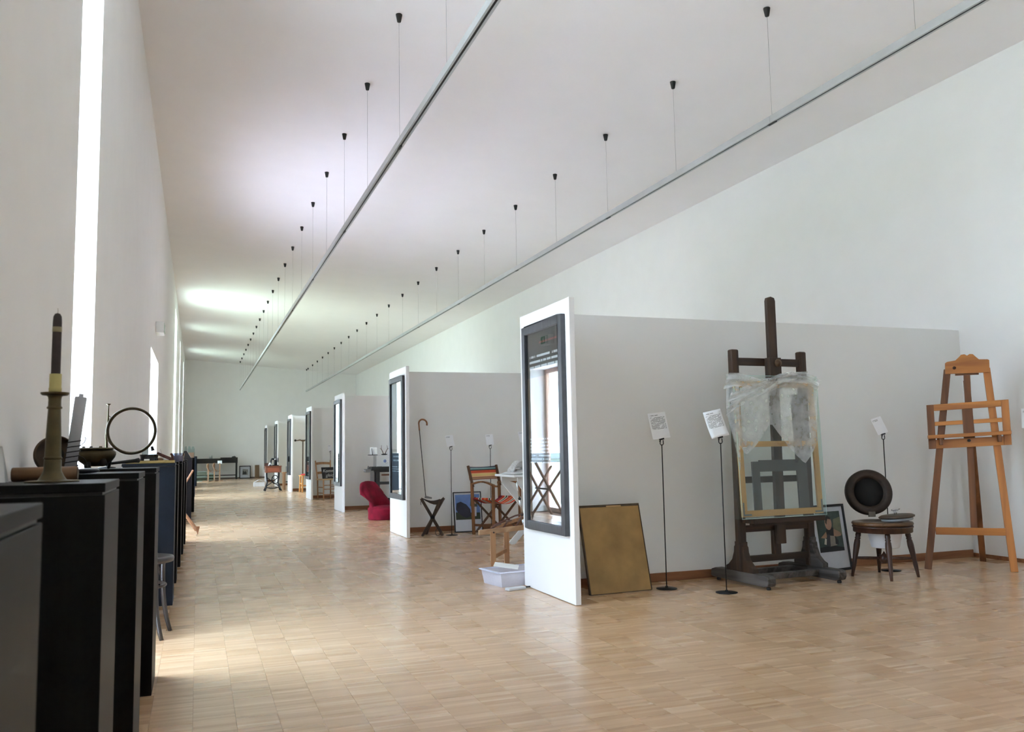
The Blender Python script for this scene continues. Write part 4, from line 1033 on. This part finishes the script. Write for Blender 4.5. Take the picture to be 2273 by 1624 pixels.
for k in (.5, .75): MB().tube([q*(k-.012), q*(k+.012)], .016, 10).build('collar', BLK, ct)
# ------------------------------------------------------------------ low folding wooden rack
LW = wood('light_rack_wood', (176, 138, 104), (206, 172, 138), 0, rough=.5)
LWV = wood('light_rack_wood_leg', (160, 116, 80), (196, 154, 116), 2, rough=.5)
ra, rb = FL(1096, 1260), FL(1125, 1250)
rk_ = thing('folding_rack', 'low pale wooden folding rack with leather straps beside the plastic tub', 'rack', ra)
e0 = AY(1063, 1182, ra.y-.02)-ra; e1 = AY(1180, 1168, ra.y+.22)-ra
MB().bar(e0, e1, .022, .046).build('front_rail', LW, rk_, bevel=.003)
hz = e0.z
b2 = rb-ra
MB().bar((0, .01, 0), (0, .01, hz+.0), .05, .022, (0, 1, 0)).build('leg', LWV, rk_, bevel=.003)
MB().bar((b2.x, b2.y, 0), (b2.x, b2.y, hz+.0), .05, .022, (0, 1, 0)).build('leg', LWV, rk_, bevel=.003)
MB().bar((.02, .02, .10), (b2.x-.01, b2.y-.01, .125), .016, .035).build('leg_brace', LWV, rk_, bevel=.002)
MB().lathe([(0, 0), (.008, 0), (.008, .006), (0, .006)], 12, T(.0, -.012, hz-.005) @ RX(D(90))).build('bolt', IRON, rk_)
f0 = AY(1092, 1172, ra.y+.35)-ra; f1 = AY(1185, 1140, ra.y+.75)-ra
MB().bar(f0, f1, .03, .03).build('rear_rail', LWV, rk_, bevel=.003)
bl3 = f1*.55+f0*.45
MB().bar((f1.x-.06, f1.y-.05, 0), (f1.x-.06, f1.y-.05, f1.z), .05, .022, (0, 1, 0)).build('leg', LWV, rk_)
for k, dz in ((.2, .03), (.45, .05), (.7, .03)):
    p0 = e0*(1-k)+e1*k; p1 = f0*(1-k)+f1*k
    MB().tube([p0+Vector((0, 0, .02)), (p0+p1)/2+Vector((0, 0, dz-.01)), p1+Vector((0, 0, .012))], .009, 8).build('leather_strap', plain('brown_strap', (104, 66, 54), .5, var=.2), rk_)
MB().tube([f0+Vector((0, 0, .02)), (f0+f1)/2+Vector((0, -.03, .05)), f1+Vector((0, 0, .03))], .008, 8).build('leather_strap', plain('brown_strap', (104, 66, 54), .5, var=.2), rk_)
# ------------------------------------------------------------------ clear plastic tub
TUB = milky('clear_tub_plastic', (228, 228, 240), .55)
tl, tf_ = FL(1067, 1293), FL(1112, 1305)
ax = (tf_-tl); ang = math.atan2(ax.y, ax.x)+D(90)
tn = thing('plastic_tub', 'shallow clear plastic storage tub on the floor by the nearest partition', 'tub', tf_, ang)
sw, lw, th = ax.length, .52, .115
# local: x along the long side, -y..: short side runs to +y
o_ = .012
def ring(z, g): return [(g, g, z), (lw-g, g, z), (lw-g, sw-g, z), (g, sw-g, z)]
m = MB(); lo, hi = ring(0, .022), ring(th, .004)
m.add(lo+hi, [(0,1,2,3), (0,1,5,4), (1,2,6,5), (2,3,7,6), (3,0,4,7)]); m.build('tub_wall', TUB, tn, solid=.002)
m = MB()
for (xa, xb, ya, yb_) in ((-.012, lw+.012, -.012, .006), (-.012, lw+.012, sw-.006, sw+.012), (-.012, .006, .006, sw-.006), (lw-.006, lw+.012, .006, sw-.006)): m.box(xa, xb, ya, yb_, th-.006, th+.004)
m.build('tub_rim', plain('frosted_rim', (220, 222, 238), .3), tn, bevel=.003)
B(.04, lw-.04, .04, sw-.04, .004, .05).build('tub_contents', plain('tub_papers', (236, 236, 236), .7, var=.05), tn)
cd = thing('paper_card', 'white printed card lying across the clear plastic tub', 'card', tf_, ang)
c = B(-.10, .10, -.07, .07, -.001, .001).build('card_sheet', plain('white_card', (232, 234, 232), .7), cd)
c.matrix_local = T(.17, sw*.62, th+.022) @ RZ(D(-35)) @ RX(D(6)) @ RY(D(8))
ps = thing('power_adapter', 'flat white plastic adapter with a dark cable lying before the tub', 'adapter', FL(1142, 1309), D(14))
B(-.07, .09, -.03, .03, 0, .022).build('adapter_body', plain('grey_white_plastic', (196, 198, 200), .4), ps, bevel=.006)
MB().tube([(.09, 0, .012), (.14, .01, .01), (.22, .0, .007), (.30, .03, .007)], .006, 8).build('adapter_cable', BLK, ps)

# ================================================================== BAY 3
VEL = plain('crimson_velvet', (122, 18, 40), .85, var=.4, scale=7, spec=.2)
rc = thing('velvet_chair', 'low crimson velvet slipper chair with a curved spoon back', 'chair', (2.84, 13.78, 0), D(36))
sb = MB().lathe([(0, .0), (.255, .0), (.262, .02), (.258, .10), (.268, .155), (.262, .185), (.20, .212), (0, .222)], 36)
for i, v in enumerate(sb.v): sb.v[i] = Vector((v.x*1.05, v.y*1.0, v.z))
sb.build('seat', VEL, rc)
bk_ = MB()
def back(u, v, off):
    a = D(90)+(u-.5)*D(176)*(1-.30*v)
    rr = .262+off-.02*math.sin(math.pi*v)+.03*v*v ; flare = .05*v+.11*v*v
    ww = 1-.04*math.sin(math.pi*v)+.05*v
    x = rr*math.cos(a)*ww; y = rr*math.sin(a)+flare
    hgt = .585-.10*abs((u-.5)*2)**2.2-.20*max(0, abs((u-.5)*2)-.55)
    return Vector((x, y*.92, .16+(hgt-.16)*v))
bk_.grid(lambda u, v: back(u, v, 0), 24, 12); n1 = len(bk_.v)
bk_.grid(lambda u, v: back(u, v, -.06), 24, 12)
bk_.grid(lambda u, v: back(u, 1, -.06*v)+Vector((0, 0, .02*math.sin(math.pi*v))), 24, 4)
for uu in (0, 1): bk_.grid(lambda u, v: back(uu, u, -.06*v), 12, 2)
bk_.build('back', VEL, rc)
MB().tube([back(i/24, 1.0, 0)+Vector((0, 0, .004)) for i in range(25)], .007, 6).build('piping', plain('velvet_piping', (156, 40, 62), .8), rc)
for a in (45, 135, 225, 315): MB().tube([(.19*math.cos(D(a)), .19*math.sin(D(a)), .03), (.2*math.cos(D(a)), .2*math.sin(D(a)), 0)], .014, 8).build('foot', BLK, rc)
# black workbench
BK = plain('black_bench_paint', (24, 23, 24), .4, var=.1)
yk = 15.95
xk = AY(819, 1040, yk).x
wb = thing('black_bench', 'black iron workbench with a grey vise behind the red velvet chair', 'workbench', (xk+.55, yk, 0))
B(-.54, .55, -.22, .22, .735, .80).build('bench_top', BK, wb, bevel=.006)
B(-.50, .55, -.2, .2, .70, .735).build('top_frame', BK, wb)
for x_ in (-.42, .5):
    for y_ in (-.18, .18): B(x_-.03, x_+.03, y_-.03, y_+.03, 0, .70).build('leg', BK, wb)
B(-.56, -.49, -.20, -.16, .10, .73).build('end_plate', plain('grey_steel_plate', (120, 120, 122), .4, .5), wb)
for z_ in (.20, .50): B(-.42, .5, -.20, -.15, z_-.025, z_+.025).build('cross_rail', BK, wb)
B(-.36, -.02, -.215, -.205, .635, .665).build('drawer_strip', wood('drawer_strip', (84, 52, 34), (110, 70, 46), 0), wb)
MB().tube([(-.02, -.24, .65), (.10, -.26, .645)], [.018, .024], 12).build('crank_handle', wood('crank_handle', (206, 150, 96), (226, 174, 122), 0), wb)
vs = MB(); vs.box(-.66, -.56, -.24, -.16, .70, .76).tube([(-.68, -.2, .735), (-.56, -.2, .735)], .03, 12).tube([(-.60, -.2, .76), (-.60, -.2, .82)], .012, 8)
vs.build('vise', plain('grey_vise', (128, 126, 126), .4, .5), wb)
ar_ = thing('acrylic_riser', 'clear acrylic riser standing on the black workbench', 'riser', (xk+.50, yk-.05, .80))
RA = glassy('riser_acrylic', (232, 236, 238), .06)
B(-.42, .55, -.15, .15, .205, .212).build('riser_top', RA, ar_)
B(-.40, -.395, -.15, .15, 0, .205).build('riser_side', RA, ar_); B(.50, .505, -.15, .15, 0, .205).build('riser_side', RA, ar_)
m = MB(); m.box(-.42, .55, -.153, -.15, .205, .212).box(-.402, -.394, -.153, -.15, 0, .205); m.build('riser_edge', plain('riser_edge', (205, 208, 210), .3), ar_)
zr = .80+.212
cs_ = thing('small_print_stand', 'small white print on a dark bar stand on top of the acrylic riser', 'print', (AY(829, 1005, yk-.05).x, yk-.05, zr))
B(-.10, .07, -.04, .04, 0, .012).build('stand_bar', IRON, cs_)
B(-.065, .065, -.004, .0, .012, .15).build('print_sheet', plain('white_card', (232,234,232), .7), cs_).rotation_euler = (D(-6), 0, 0)
MB().tube([(-.02, -.02, .01), (-.035, -.02, .13)], [.007, .005], 8).build('stand_pin', IRON, cs_)
al_ = thing('antlers', 'small pair of roe antlers on a dark plaque beside the print', 'antlers', (AY(853, 1005, yk-.05).x, yk-.05, zr))
ANT = plain('antler_bone', (112, 96, 82), .6, var=.25, scale=30)
MB().sphere((0, 0, .012), .055, 14, (1.1, .7, .25)).build('plaque', IRON, al_)
for s in (-1, 1):
    MB().tube([(s*.015, 0, .02), (s*.035, 0, .07), (s*.06, -.01, .12), (s*.05, 0, .185)], [.009, .008, .006, .003], 8).build('antler', ANT, al_)
    MB().tube([(s*.055, -.005, .105), (s*.09, -.02, .125)], [.005, .002], 6).build('tine', ANT, al_)
bf = thing('postcard', 'small white card with a blue flower under the acrylic riser', 'card', (AY(856, 1020, yk-.05).x, yk-.03, .80))
B(-.07, .07, -.003, 0, 0, .15).build('card_sheet', plain('white_card', (232,234,232), .7), bf)
m = MB()
for a in range(0, 360, 60): m.sphere((-.01+.018*math.cos(D(a)), -.0035, .10+.018*math.sin(D(a))), .012, 8, (1, .1, 1))
m.build('printed_flower', plain('blue_flower', (110, 128, 190), .6), bf)
MB().tube([(-.01, -.004, .10), (.01, -.004, .05), (.04, -.004, .07)], .002, 5).build('printed_stem', plain('brown_stem', (110, 96, 90), .6), bf)

# ================================================================== BAY 4 ladder-back chair with chalkboard
CHW2 = wood('pale_chair_wood', (150, 106, 72), (190, 148, 108), 2, rough=.5)
yl = 20.3
xl = AY(727, 1100, yl).x
lc_ = thing('ladder_back_chair', 'pale rush seated wooden chair holding a chalkboard', 'chair', (xl, yl, 0), D(18))
for s in (-1, 1):
    MB().tube([(s*.18, -.17, 0), (s*.19, -.18, .46)], [.014, .019], 8).build('front_leg', CHW2, lc_)
    MB().tube([(s*.16, .17, 0), (s*.165, .18, .45), (s*.19, .25, .89)], [.015, .018, .015], 8).build('rear_leg', CHW2, lc_)
    for z_ in (.15, .28): MB().tube([(s*.18, -.17, z_), (s*.163, .175, z_)], .010, 8).build('side_rung', CHW2, lc_)
for z_ in (.12, .24, .33): MB().tube([(-.18, -.172, z_), (.18, -.172, z_)], .010, 8).build('front_rung', CHW2, lc_)
B(-.21, .21, -.20, .19, .445, .475).build('rush_seat', plain('rush_seat', (196, 170, 132), .8, var=.12, scale=40), lc_, bevel=.01)
for z_ in (.60, .82):
    m = MB()
    for i in range(6):
        u0, u1 = i/6, (i+1)/6; f = lambda u: Vector(((u-.5)*.36, .20+.05*(z_-.5)/.4+.03*math.sin(math.pi*u), z_+.012*math.sin(math.pi*u)))
        m.bar(f(u0), f(u1), .016, .055)
    m.build('back_slat', CHW2, lc_)
cb = thing('chalkboard', 'black chalkboard with Komme gleich in white handwriting on the chair', 'chalkboard', (xl, yl, 0), D(18))
Mb_ = T(.015, -.10, .478) @ RX(D(-16))
B(-.185, .215, 0, .014, 0, .27, Mb_).build('slate', plain('black_slate', (28, 28, 29), .7, var=.1), cb)
def text(body, size, M_, mat_, parent, name):
    cu = bpy.data.curves.new(name, 'FONT'); cu.body = body; cu.size = size; cu.align_x = 'LEFT'; cu.extrude = .0004; cu.shear = .25
    tmp = bpy.data.objects.new(name, cu); col.objects.link(tmp)
    dg = bpy.context.evaluated_depsgraph_get(); me = bpy.data.meshes.new_from_object(tmp.evaluated_get(dg))
    bpy.data.objects.remove(tmp); me.transform(M_ @ RX(D(90))); me.materials.clear(); me.materials.append(mat_)
    o = bpy.data.objects.new(name, me); col.objects.link(o); o.parent = parent; return o
CHK = plain('chalk', (214, 214, 210), .9)
text('Komme', .105, Mb_ @ T(-.165, -.001, .15), CHK, cb, 'chalk_writing'); text('gleich.', .105, Mb_ @ T(-.10, -.001, .045), CHK, cb, 'chalk_writing')

# ================================================================== BAY 5 orange stool, hat rack
ORW = wood('orange_stool_wood', (196, 132, 66), (222, 164, 96), 2, rough=.45)
p = FL(674, 1092)
os_ = thing('orange_stool', 'orange toned wooden stool with a red cushion top', 'stool', (p.x+.05, p.y+.1, 0), D(12))
for sx_ in (-1, 1):
    for sy_ in (-1, 1): MB().bar((sx_*.115, sy_*.11, 0), (sx_*.10, sy_*.10, .44), .038, .038, (0, 1, 0)).build('leg', ORW, os_, bevel=.003)
for s in (-1, 1):
    B(-.10, .10, s*.102-.01, s*.102+.01, .16, .19).build('rung', ORW, os_); B(s*.105-.01, s*.105+.01, -.10, .10, .22, .25).build('rung', ORW, os_)
B(-.14, .14, -.13, .13, .44, .465).build('seat_board', ORW, os_, bevel=.004)
MB().sphere((0, 0, .478), .125, 20, (1, .95, .22)).build('cushion', plain('red_cushion', (190, 52, 58), .8), os_)
ph_ = Vector((AY(672, 1050, 24.9).x, 24.9, 0))
hr = thing('hat_rack', 'slim brown standing rack with a short crossbar behind the orange stool', 'rack', ph_)
HRW = wood('hat_rack_wood', (92, 74, 56), (120, 98, 76), 2)
MB().tube([(0, 0, .02), (0, 0, 1.45)], [.018, .014], 10).build('pole', HRW, hr)
MB().lathe([(0, 0), (.16, 0), (.16, .02), (.03, .03), (.02, .06)], 20).build('base', HRW, hr)
MB().tube([(-.20, 0, 1.42), (-.08, 0, 1.44), (0, 0, 1.41), (.08, 0, 1.44), (.16, 0, 1.43)], [.012, .02, .024, .02, .014], 8).build('crossbar', HRW, hr)
for x_ in (-.21, .17): MB().sphere((x_, 0, 1.43), .032, 10).build('knob', IRON, hr)
# BAY 6 small side table with a clear box
p = FL(634, 1087)
sd = thing('side_table', 'small pale wooden side table at the sixth partition', 'table', (p.x+.12, p.y+.2, 0))
for sx_ in (-1, 1):
    for sy_ in (-1, 1): B(sx_*.15-.03, sx_*.15+.03, sy_*.15-.03, sy_*.15+.03, 0, .49).build('leg', CHW2, sd)
B(-.20, .20, -.20, .20, .49, .52).build('table_top', CHW2, sd, bevel=.004)
B(-.15, .15, -.145, -.125, .22, .25).build('rail', IRON, sd)
gb = thing('clear_box', 'small clear box on the pale side table', 'box', (p.x+.14, p.y+.2, .52))
B(-.12, .12, -.12, .12, 0, .16).build('box_wall', RA, gb); B(-.12, .12, -.12, .12, .16, .166).build('box_lid', RA, gb)

# ================================================================== treadle sewing machine in the aisle
sa_, sb_ = FL(589, 1090), FL(621, 1089)
so = (sa_+sb_)/2
sm = thing('treadle_sewing_table', 'treadle sewing table with cast iron legs and a brown drawer box in the aisle', 'sewing table', so)
CI = plain('cast_iron', (26, 27, 30), .4, .5)
MAH = wood('brown_veneer', (96, 52, 36), (132, 78, 56), 0, rough=.4)
for s in (-1, 1):
    m = MB()
    for yy in (-.16, .16):
        m.tube([(s*.17, yy*.5, .52), (s*.165, yy*.6, .38), (s*.15, yy*.5, .25), (s*.19, yy*1.1, .10), (s*.225, yy*1.3, .015)], [.018, .016, .015, .018, .02], 8)
    m.tube([(s*.165, -.12, .42), (s*.16, .12, .30)], .012, 8).tube([(s*.165, .12, .42), (s*.16, -.12, .30)], .012, 8).tube([(s*.18, -.17, .11), (s*.18, .17, .11)], .013, 8).tube([(s*.165, -.1, .52), (s*.165, .1, .52)], .016, 8)
    m.build('iron_side', CI, sm)
m = MB(); m.tube([(-.18, .02, .11), (-.06, .02, .075), (.06, .02, .075), (.18, .02, .11)], .014, 8); m.tube([(-.17, .05, .40), (0, .05, .26), (.17, .05, .40)], .012, 8); m.tube([(-.17, .05, .14), (0, .05, .26), (.17, .05, .14)], .012, 8)
m.build('iron_cross_brace', CI, sm)
pts = [(.09*math.cos(2*math.pi*i/24)+.06, -.08, .33+.12*math.sin(2*math.pi*i/24)) for i in range(24)]
m = MB(); m.tube(pts, .012, 8, closed=True)
for a in (30, 150, 270): m.tube([(.06, -.08, .33), (.06+.09*math.cos(D(a)), -.08, .33+.12*math.sin(D(a)))], .007, 6)
m.build('drive_wheel', CI, sm)
m = MB(); m.box(-.10, .10, -.12, .12, .105, .117)
for k in range(4): m.tube([(-.10+.066*k, -.12, .12), (-.10+.066*k, .12, .12)], .006, 6)
m.build('treadle', CI, sm)
B(-.215, .225, -.19, .19, .53, .70).build('drawer_case', MAH, sm, bevel=.012)
B(-.155, .17, -.20, -.19, .555, .675).build('drawer_front', wood('red_veneer', (120, 62, 42), (146, 84, 60), 0, rough=.4), sm, bevel=.003)
B(-.23, .24, -.21, .21, .70, .72).build('table_top', MAH, sm, bevel=.004)
mh = thing('sewing_machine', 'black antique sewing machine head on the treadle table', 'sewing machine', so+Vector((.03, 0, .72)))
B(-.13, .13, -.06, .06, 0, .025).build('bed', CI, mh, bevel=.004)
MB().tube([(.06, 0, .02), (.06, 0, .15), (.02, 0, .19), (-.06, 0, .20), (-.08, 0, .15), (-.08, 0, .06)], [.034, .03, .03, .028, .022, .012], 12).build('arm', CI, mh)
pts = [(.11, .06*math.cos(2*math.pi*i/20), .165+.06*math.sin(2*math.pi*i/20)) for i in range(20)]
MB().tube(pts, .011, 8, closed=True).build('hand_wheel', CI, mh)
MB().lathe([(0, 0), (.024, 0), (.022, .008), (0, .010)], 16, T(.035, -.03, .185) @ RX(D(90))).build('face_plate', plain('polished_steel', (180,180,180), .2, .9), mh)
sp = thing('thread_box', 'small dark wooden thread box at the edge of the sewing table', 'box', so+Vector((-.185, 0, .72)))
B(-.05, .05, -.06, .06, 0, .07).build('box_body', wood('dark_thread_box', (62, 40, 34), (90, 60, 50), 0), sp, bevel=.003); B(-.055, .055, -.065, .065, .07, .085).build('box_lid', wood('dark_thread_box', (62, 40, 34), (90, 60, 50), 0), sp)
wc = thing('white_cloth_fold', 'small folded white cloth beside the sewing machine', 'cloth', so+Vector((-.085, -.13, .72)))
MB().grid(lambda u, v: Vector(((u-.5)*.1, (v-.5)*.1, .005+.09*math.sin(math.pi*u)*(.6+.4*v))), 8, 6).build('cloth_fold', plain('white_cotton', (226, 228, 234), .9), wc, solid=.006)
# white carton
p = FL(575, 1079)
wc_ = thing('white_carton', 'white cardboard carton with raised flaps on the floor near the end wall', 'carton', p)
WC = plain('white_cardboard', (238, 240, 246), .7)
B(-.17, .17, -.13, .13, 0, .13).build('carton_body', WC, wc_, bevel=.003)
for s in (-1, 1):
    m = MB(); m.bar((s*.17, 0, .13), (s*.02, 0, .215), .26, .006, (0, 0, 1)); m.build('carton_flap', WC, wc_)

# ================================================================== END WALL
yw = 39.3
def EX(px, py=1030, y=None): return AY(px, py, y or yw).x
cx0, cx1 = EX(414), EX(527)
ct_ = thing('console_table', 'long black console table against the end wall', 'table', ((cx0+cx1)/2, yw, 0))
hwx = (cx1-cx0)/2
B(-hwx, hwx, -.25, .25, .70, .90).build('table_box', BK, ct_, bevel=.005)
B(hwx*.32, hwx, -.22, .22, .90, .935).build('raised_lid', BK, ct_)
for s in (-1, 1):
    for yy in (-.22, .22): B(s*(hwx-.04)-.03, s*(hwx-.04)+.03, yy-.03, yy+.03, 0, .70).build('leg', BK, ct_)
B(-hwx+.04, hwx-.04, -.235, -.205, .16, .20).build('stretcher', BK, ct_)
gj = thing('glass_beaker', 'small pale glass beaker standing on the console table', 'glass', (EX(468), yw, .901))
MB().lathe([(0, 0), (.06, 0), (.065, .13), (.06, .13), (.055, .008), (0, .008)], 18).build('beaker_wall', plain('pale_glass', (190, 194, 192), .2), gj)
dk = thing('dark_gadget', 'small dark object at the right end of the console table', 'object', (EX(519), yw, .935))
MB().lathe([(0, 0), (.09, 0), (.085, .03), (.04, .05), (0, .052)], 16).build('gadget_body', plain('grey_gadget', (58, 60, 60), .5), dk); MB().tube([(0, 0, .045), (.03, 0, .07)], .008, 6).build('gadget_handle', IRON, dk)
def pic(px0, px1, y, hgt, lab):
    a, b = Vector((EX(px0, 1060, y), y, 0)), Vector((EX(px1, 1060, y), y, 0))
    return leaning_frame(a, b, hgt, D(8), lab, fw=.035)
r, M_, w = pic(531, 556.5, 39.75, .56, 'dark framed etching leaning on the end wall beside the console table')
flat([(-.12, .16), (.12, .16), (.13, .40), (-.10, .42)], 'print_sheet', (150, 150, 146), 1, M_, r, var=.2)
flat([(-.10, .18), (.07, .18), (.06, .28), (.02, .33), (-.03, .29), (-.08, .36)], 'print_drawing', (62, 62, 62), 2, M_, r, var=.3)
a = Vector((EX(570.5, 1060, 39.7), 39.7, 0))
bb = thing('brown_panel', 'narrow brown wooden panel leaning on the end wall', 'panel', a, 0, rot=(D(-6), 0, 0))
B(-.095, .095, 0, .02, 0, .58).build('panel_board', wood('brown_panel_wood', (112, 88, 64), (134, 108, 80), 2), bb, bevel=.003); B(-.095, .095, -.004, 0, .54, .58).build('panel_batten', wood('brown_panel_wood', (112, 88, 64), (134, 108, 80), 2), bb)
# glass tanks and wooden stands before the console table
ya = 36.6
GT = glassy('tank_glass', (232, 243, 240), .06)
for k, (px, w_, h_, z_, lab) in enumerate(((447, .40, .40, 0, 'larger greenish glass tank on the floor before the console table'), (468, .30, .30, 0, 'smaller glass tank between the wooden stands'))):
    q = thing('glass_tank', lab, 'tank', (EX(px, 1055, ya+.5), ya+.5, 0))
    for x_ in (-w_/2, w_/2-.008): B(x_, x_+.008, -.14, .14, .01, h_).build('tank_side', GT, q)
    for y_ in (-.14, .132): B(-w_/2, w_/2, y_, y_+.008, .01, h_).build('tank_face', GT, q)
    B(-w_/2, w_/2, -.14, .14, 0, .01).build('tank_floor', plain('tank_floor', (160, 172, 168), .4), q)
    m = MB()
    for y_ in (-.143, .14):
        m.box(-w_/2, w_/2, y_, y_+.006, h_-.012, h_).box(-w_/2, w_/2, y_, y_+.006, h_*.5, h_*.5+.008)
    m.build('tank_rim', plain('tank_rim', (150, 172, 168), .3), q)
SWD = wood('stand_oak', (150, 120, 92), (180, 150, 122), 2)
for px, top_, lab in ((462, .72, 'leftmost wooden post stand with a curved horn piece'), (475.5, .74, 'middle wooden post stand wound with cord'), (487.5, .72, 'pale wooden post stand topped by a white card')):
    q = thing('wooden_post_stand', lab, 'stand', (EX(px, 1060, ya), ya, 0), 0, 'wooden post stands')
    B(-.22, .14, -.09, .09, 0, .035).build('foot_board', SWD, q, bevel=.004)
    B(-.025, .025, -.025, .025, .035, top_).build('post', SWD, q)
    if px < 480:
        MB().tube([(-.03, -.03, top_-.02), (-.05, -.04, top_-.12), (0, -.05, top_-.24), (.08, -.05, top_-.32), (.14, -.04, top_-.30)], [.03, .03, .025, .018, .01], 8).build('curved_piece', wood('curved_horn_wood', (120, 88, 62), (152, 116, 86), 2), q)
    else:
        MB().tube([(.0, -.03, top_-.30), (-.10, -.04, top_-.34), (-.24, -.04, top_-.30)], .008, 6).build('cord', LEA, q)
        B(-.085, .085, -.035, -.03, top_-.02, top_+.11).build('card', plain('white_card', (232,234,232), .7), q).rotation_euler = (D(-10), 0, 0)
# ------------------------------------------------------------------ X-legged stand with a glass tray by the door
yx = 12.42
XW = wood('trestle_wood', (112, 76, 52), (150, 108, 78), 2, rough=.5)
xs_ = thing('x_leg_stand', 'crossed wooden legs of a glass tray stand sticking out behind the black pedestals', 'stand', (-.24, yx+.1, 0))
fr = FL(438, 1188)-Vector((-.24, yx+.1, 0)); tr_ = AY(428, 1044, yx)-Vector((-.24, yx+.1, 0))
MB().bar((fr.x-.012, fr.y, .10), (-.28, fr.y, .80), .022, .062, (0, 1, 0)).build('cross_leg', XW, xs_, bevel=.004)
MB().prism([(-.03, .12), (.03, .12), (.004, 0)], -.011, .011, T(fr.x, fr.y, 0) @ RY(D(-0))).build('leg_tip', XW, xs_)
MB().bar((-.28, tr_.y+.03, .02), (tr_.x, tr_.y+.03, tr_.z), .022, .075, (0, 1, 0)).build('cross_leg', XW, xs_, bevel=.004)
MB().bar((fr.x-.02, fr.y+.5, .02), (-.28, fr.y+.5, .80), .022, .062, (0, 1, 0)).build('cross_leg', XW, xs_, bevel=.004)
MB().bar((-.28, tr_.y+.53, .02), (tr_.x, tr_.y+.53, tr_.z), .022, .075, (0, 1, 0)).build('cross_leg', XW, xs_, bevel=.004)
MB().tube([((fr.x-.28)/2, fr.y-.02, .45), ((fr.x-.28)/2, fr.y+.54, .45)], .012, 8).build('pivot_bar', IRON, xs_)
gt_ = thing('glass_tray', 'bluish glass tray lying on the crossed leg stand near the door', 'tray', (-.38, yx+.36, .865))
B(-.16, .16, -.32, .32, 0, .008).build('tray_floor', RA, gt_)
for s in (-1, 1): B(s*.16-.004, s*.16+.004, -.32, .32, 0, .14).build('tray_wall', RA, gt_); B(-.16, .16, s*.32-.004, s*.32+.004, 0, .14).build('tray_wall', RA, gt_)
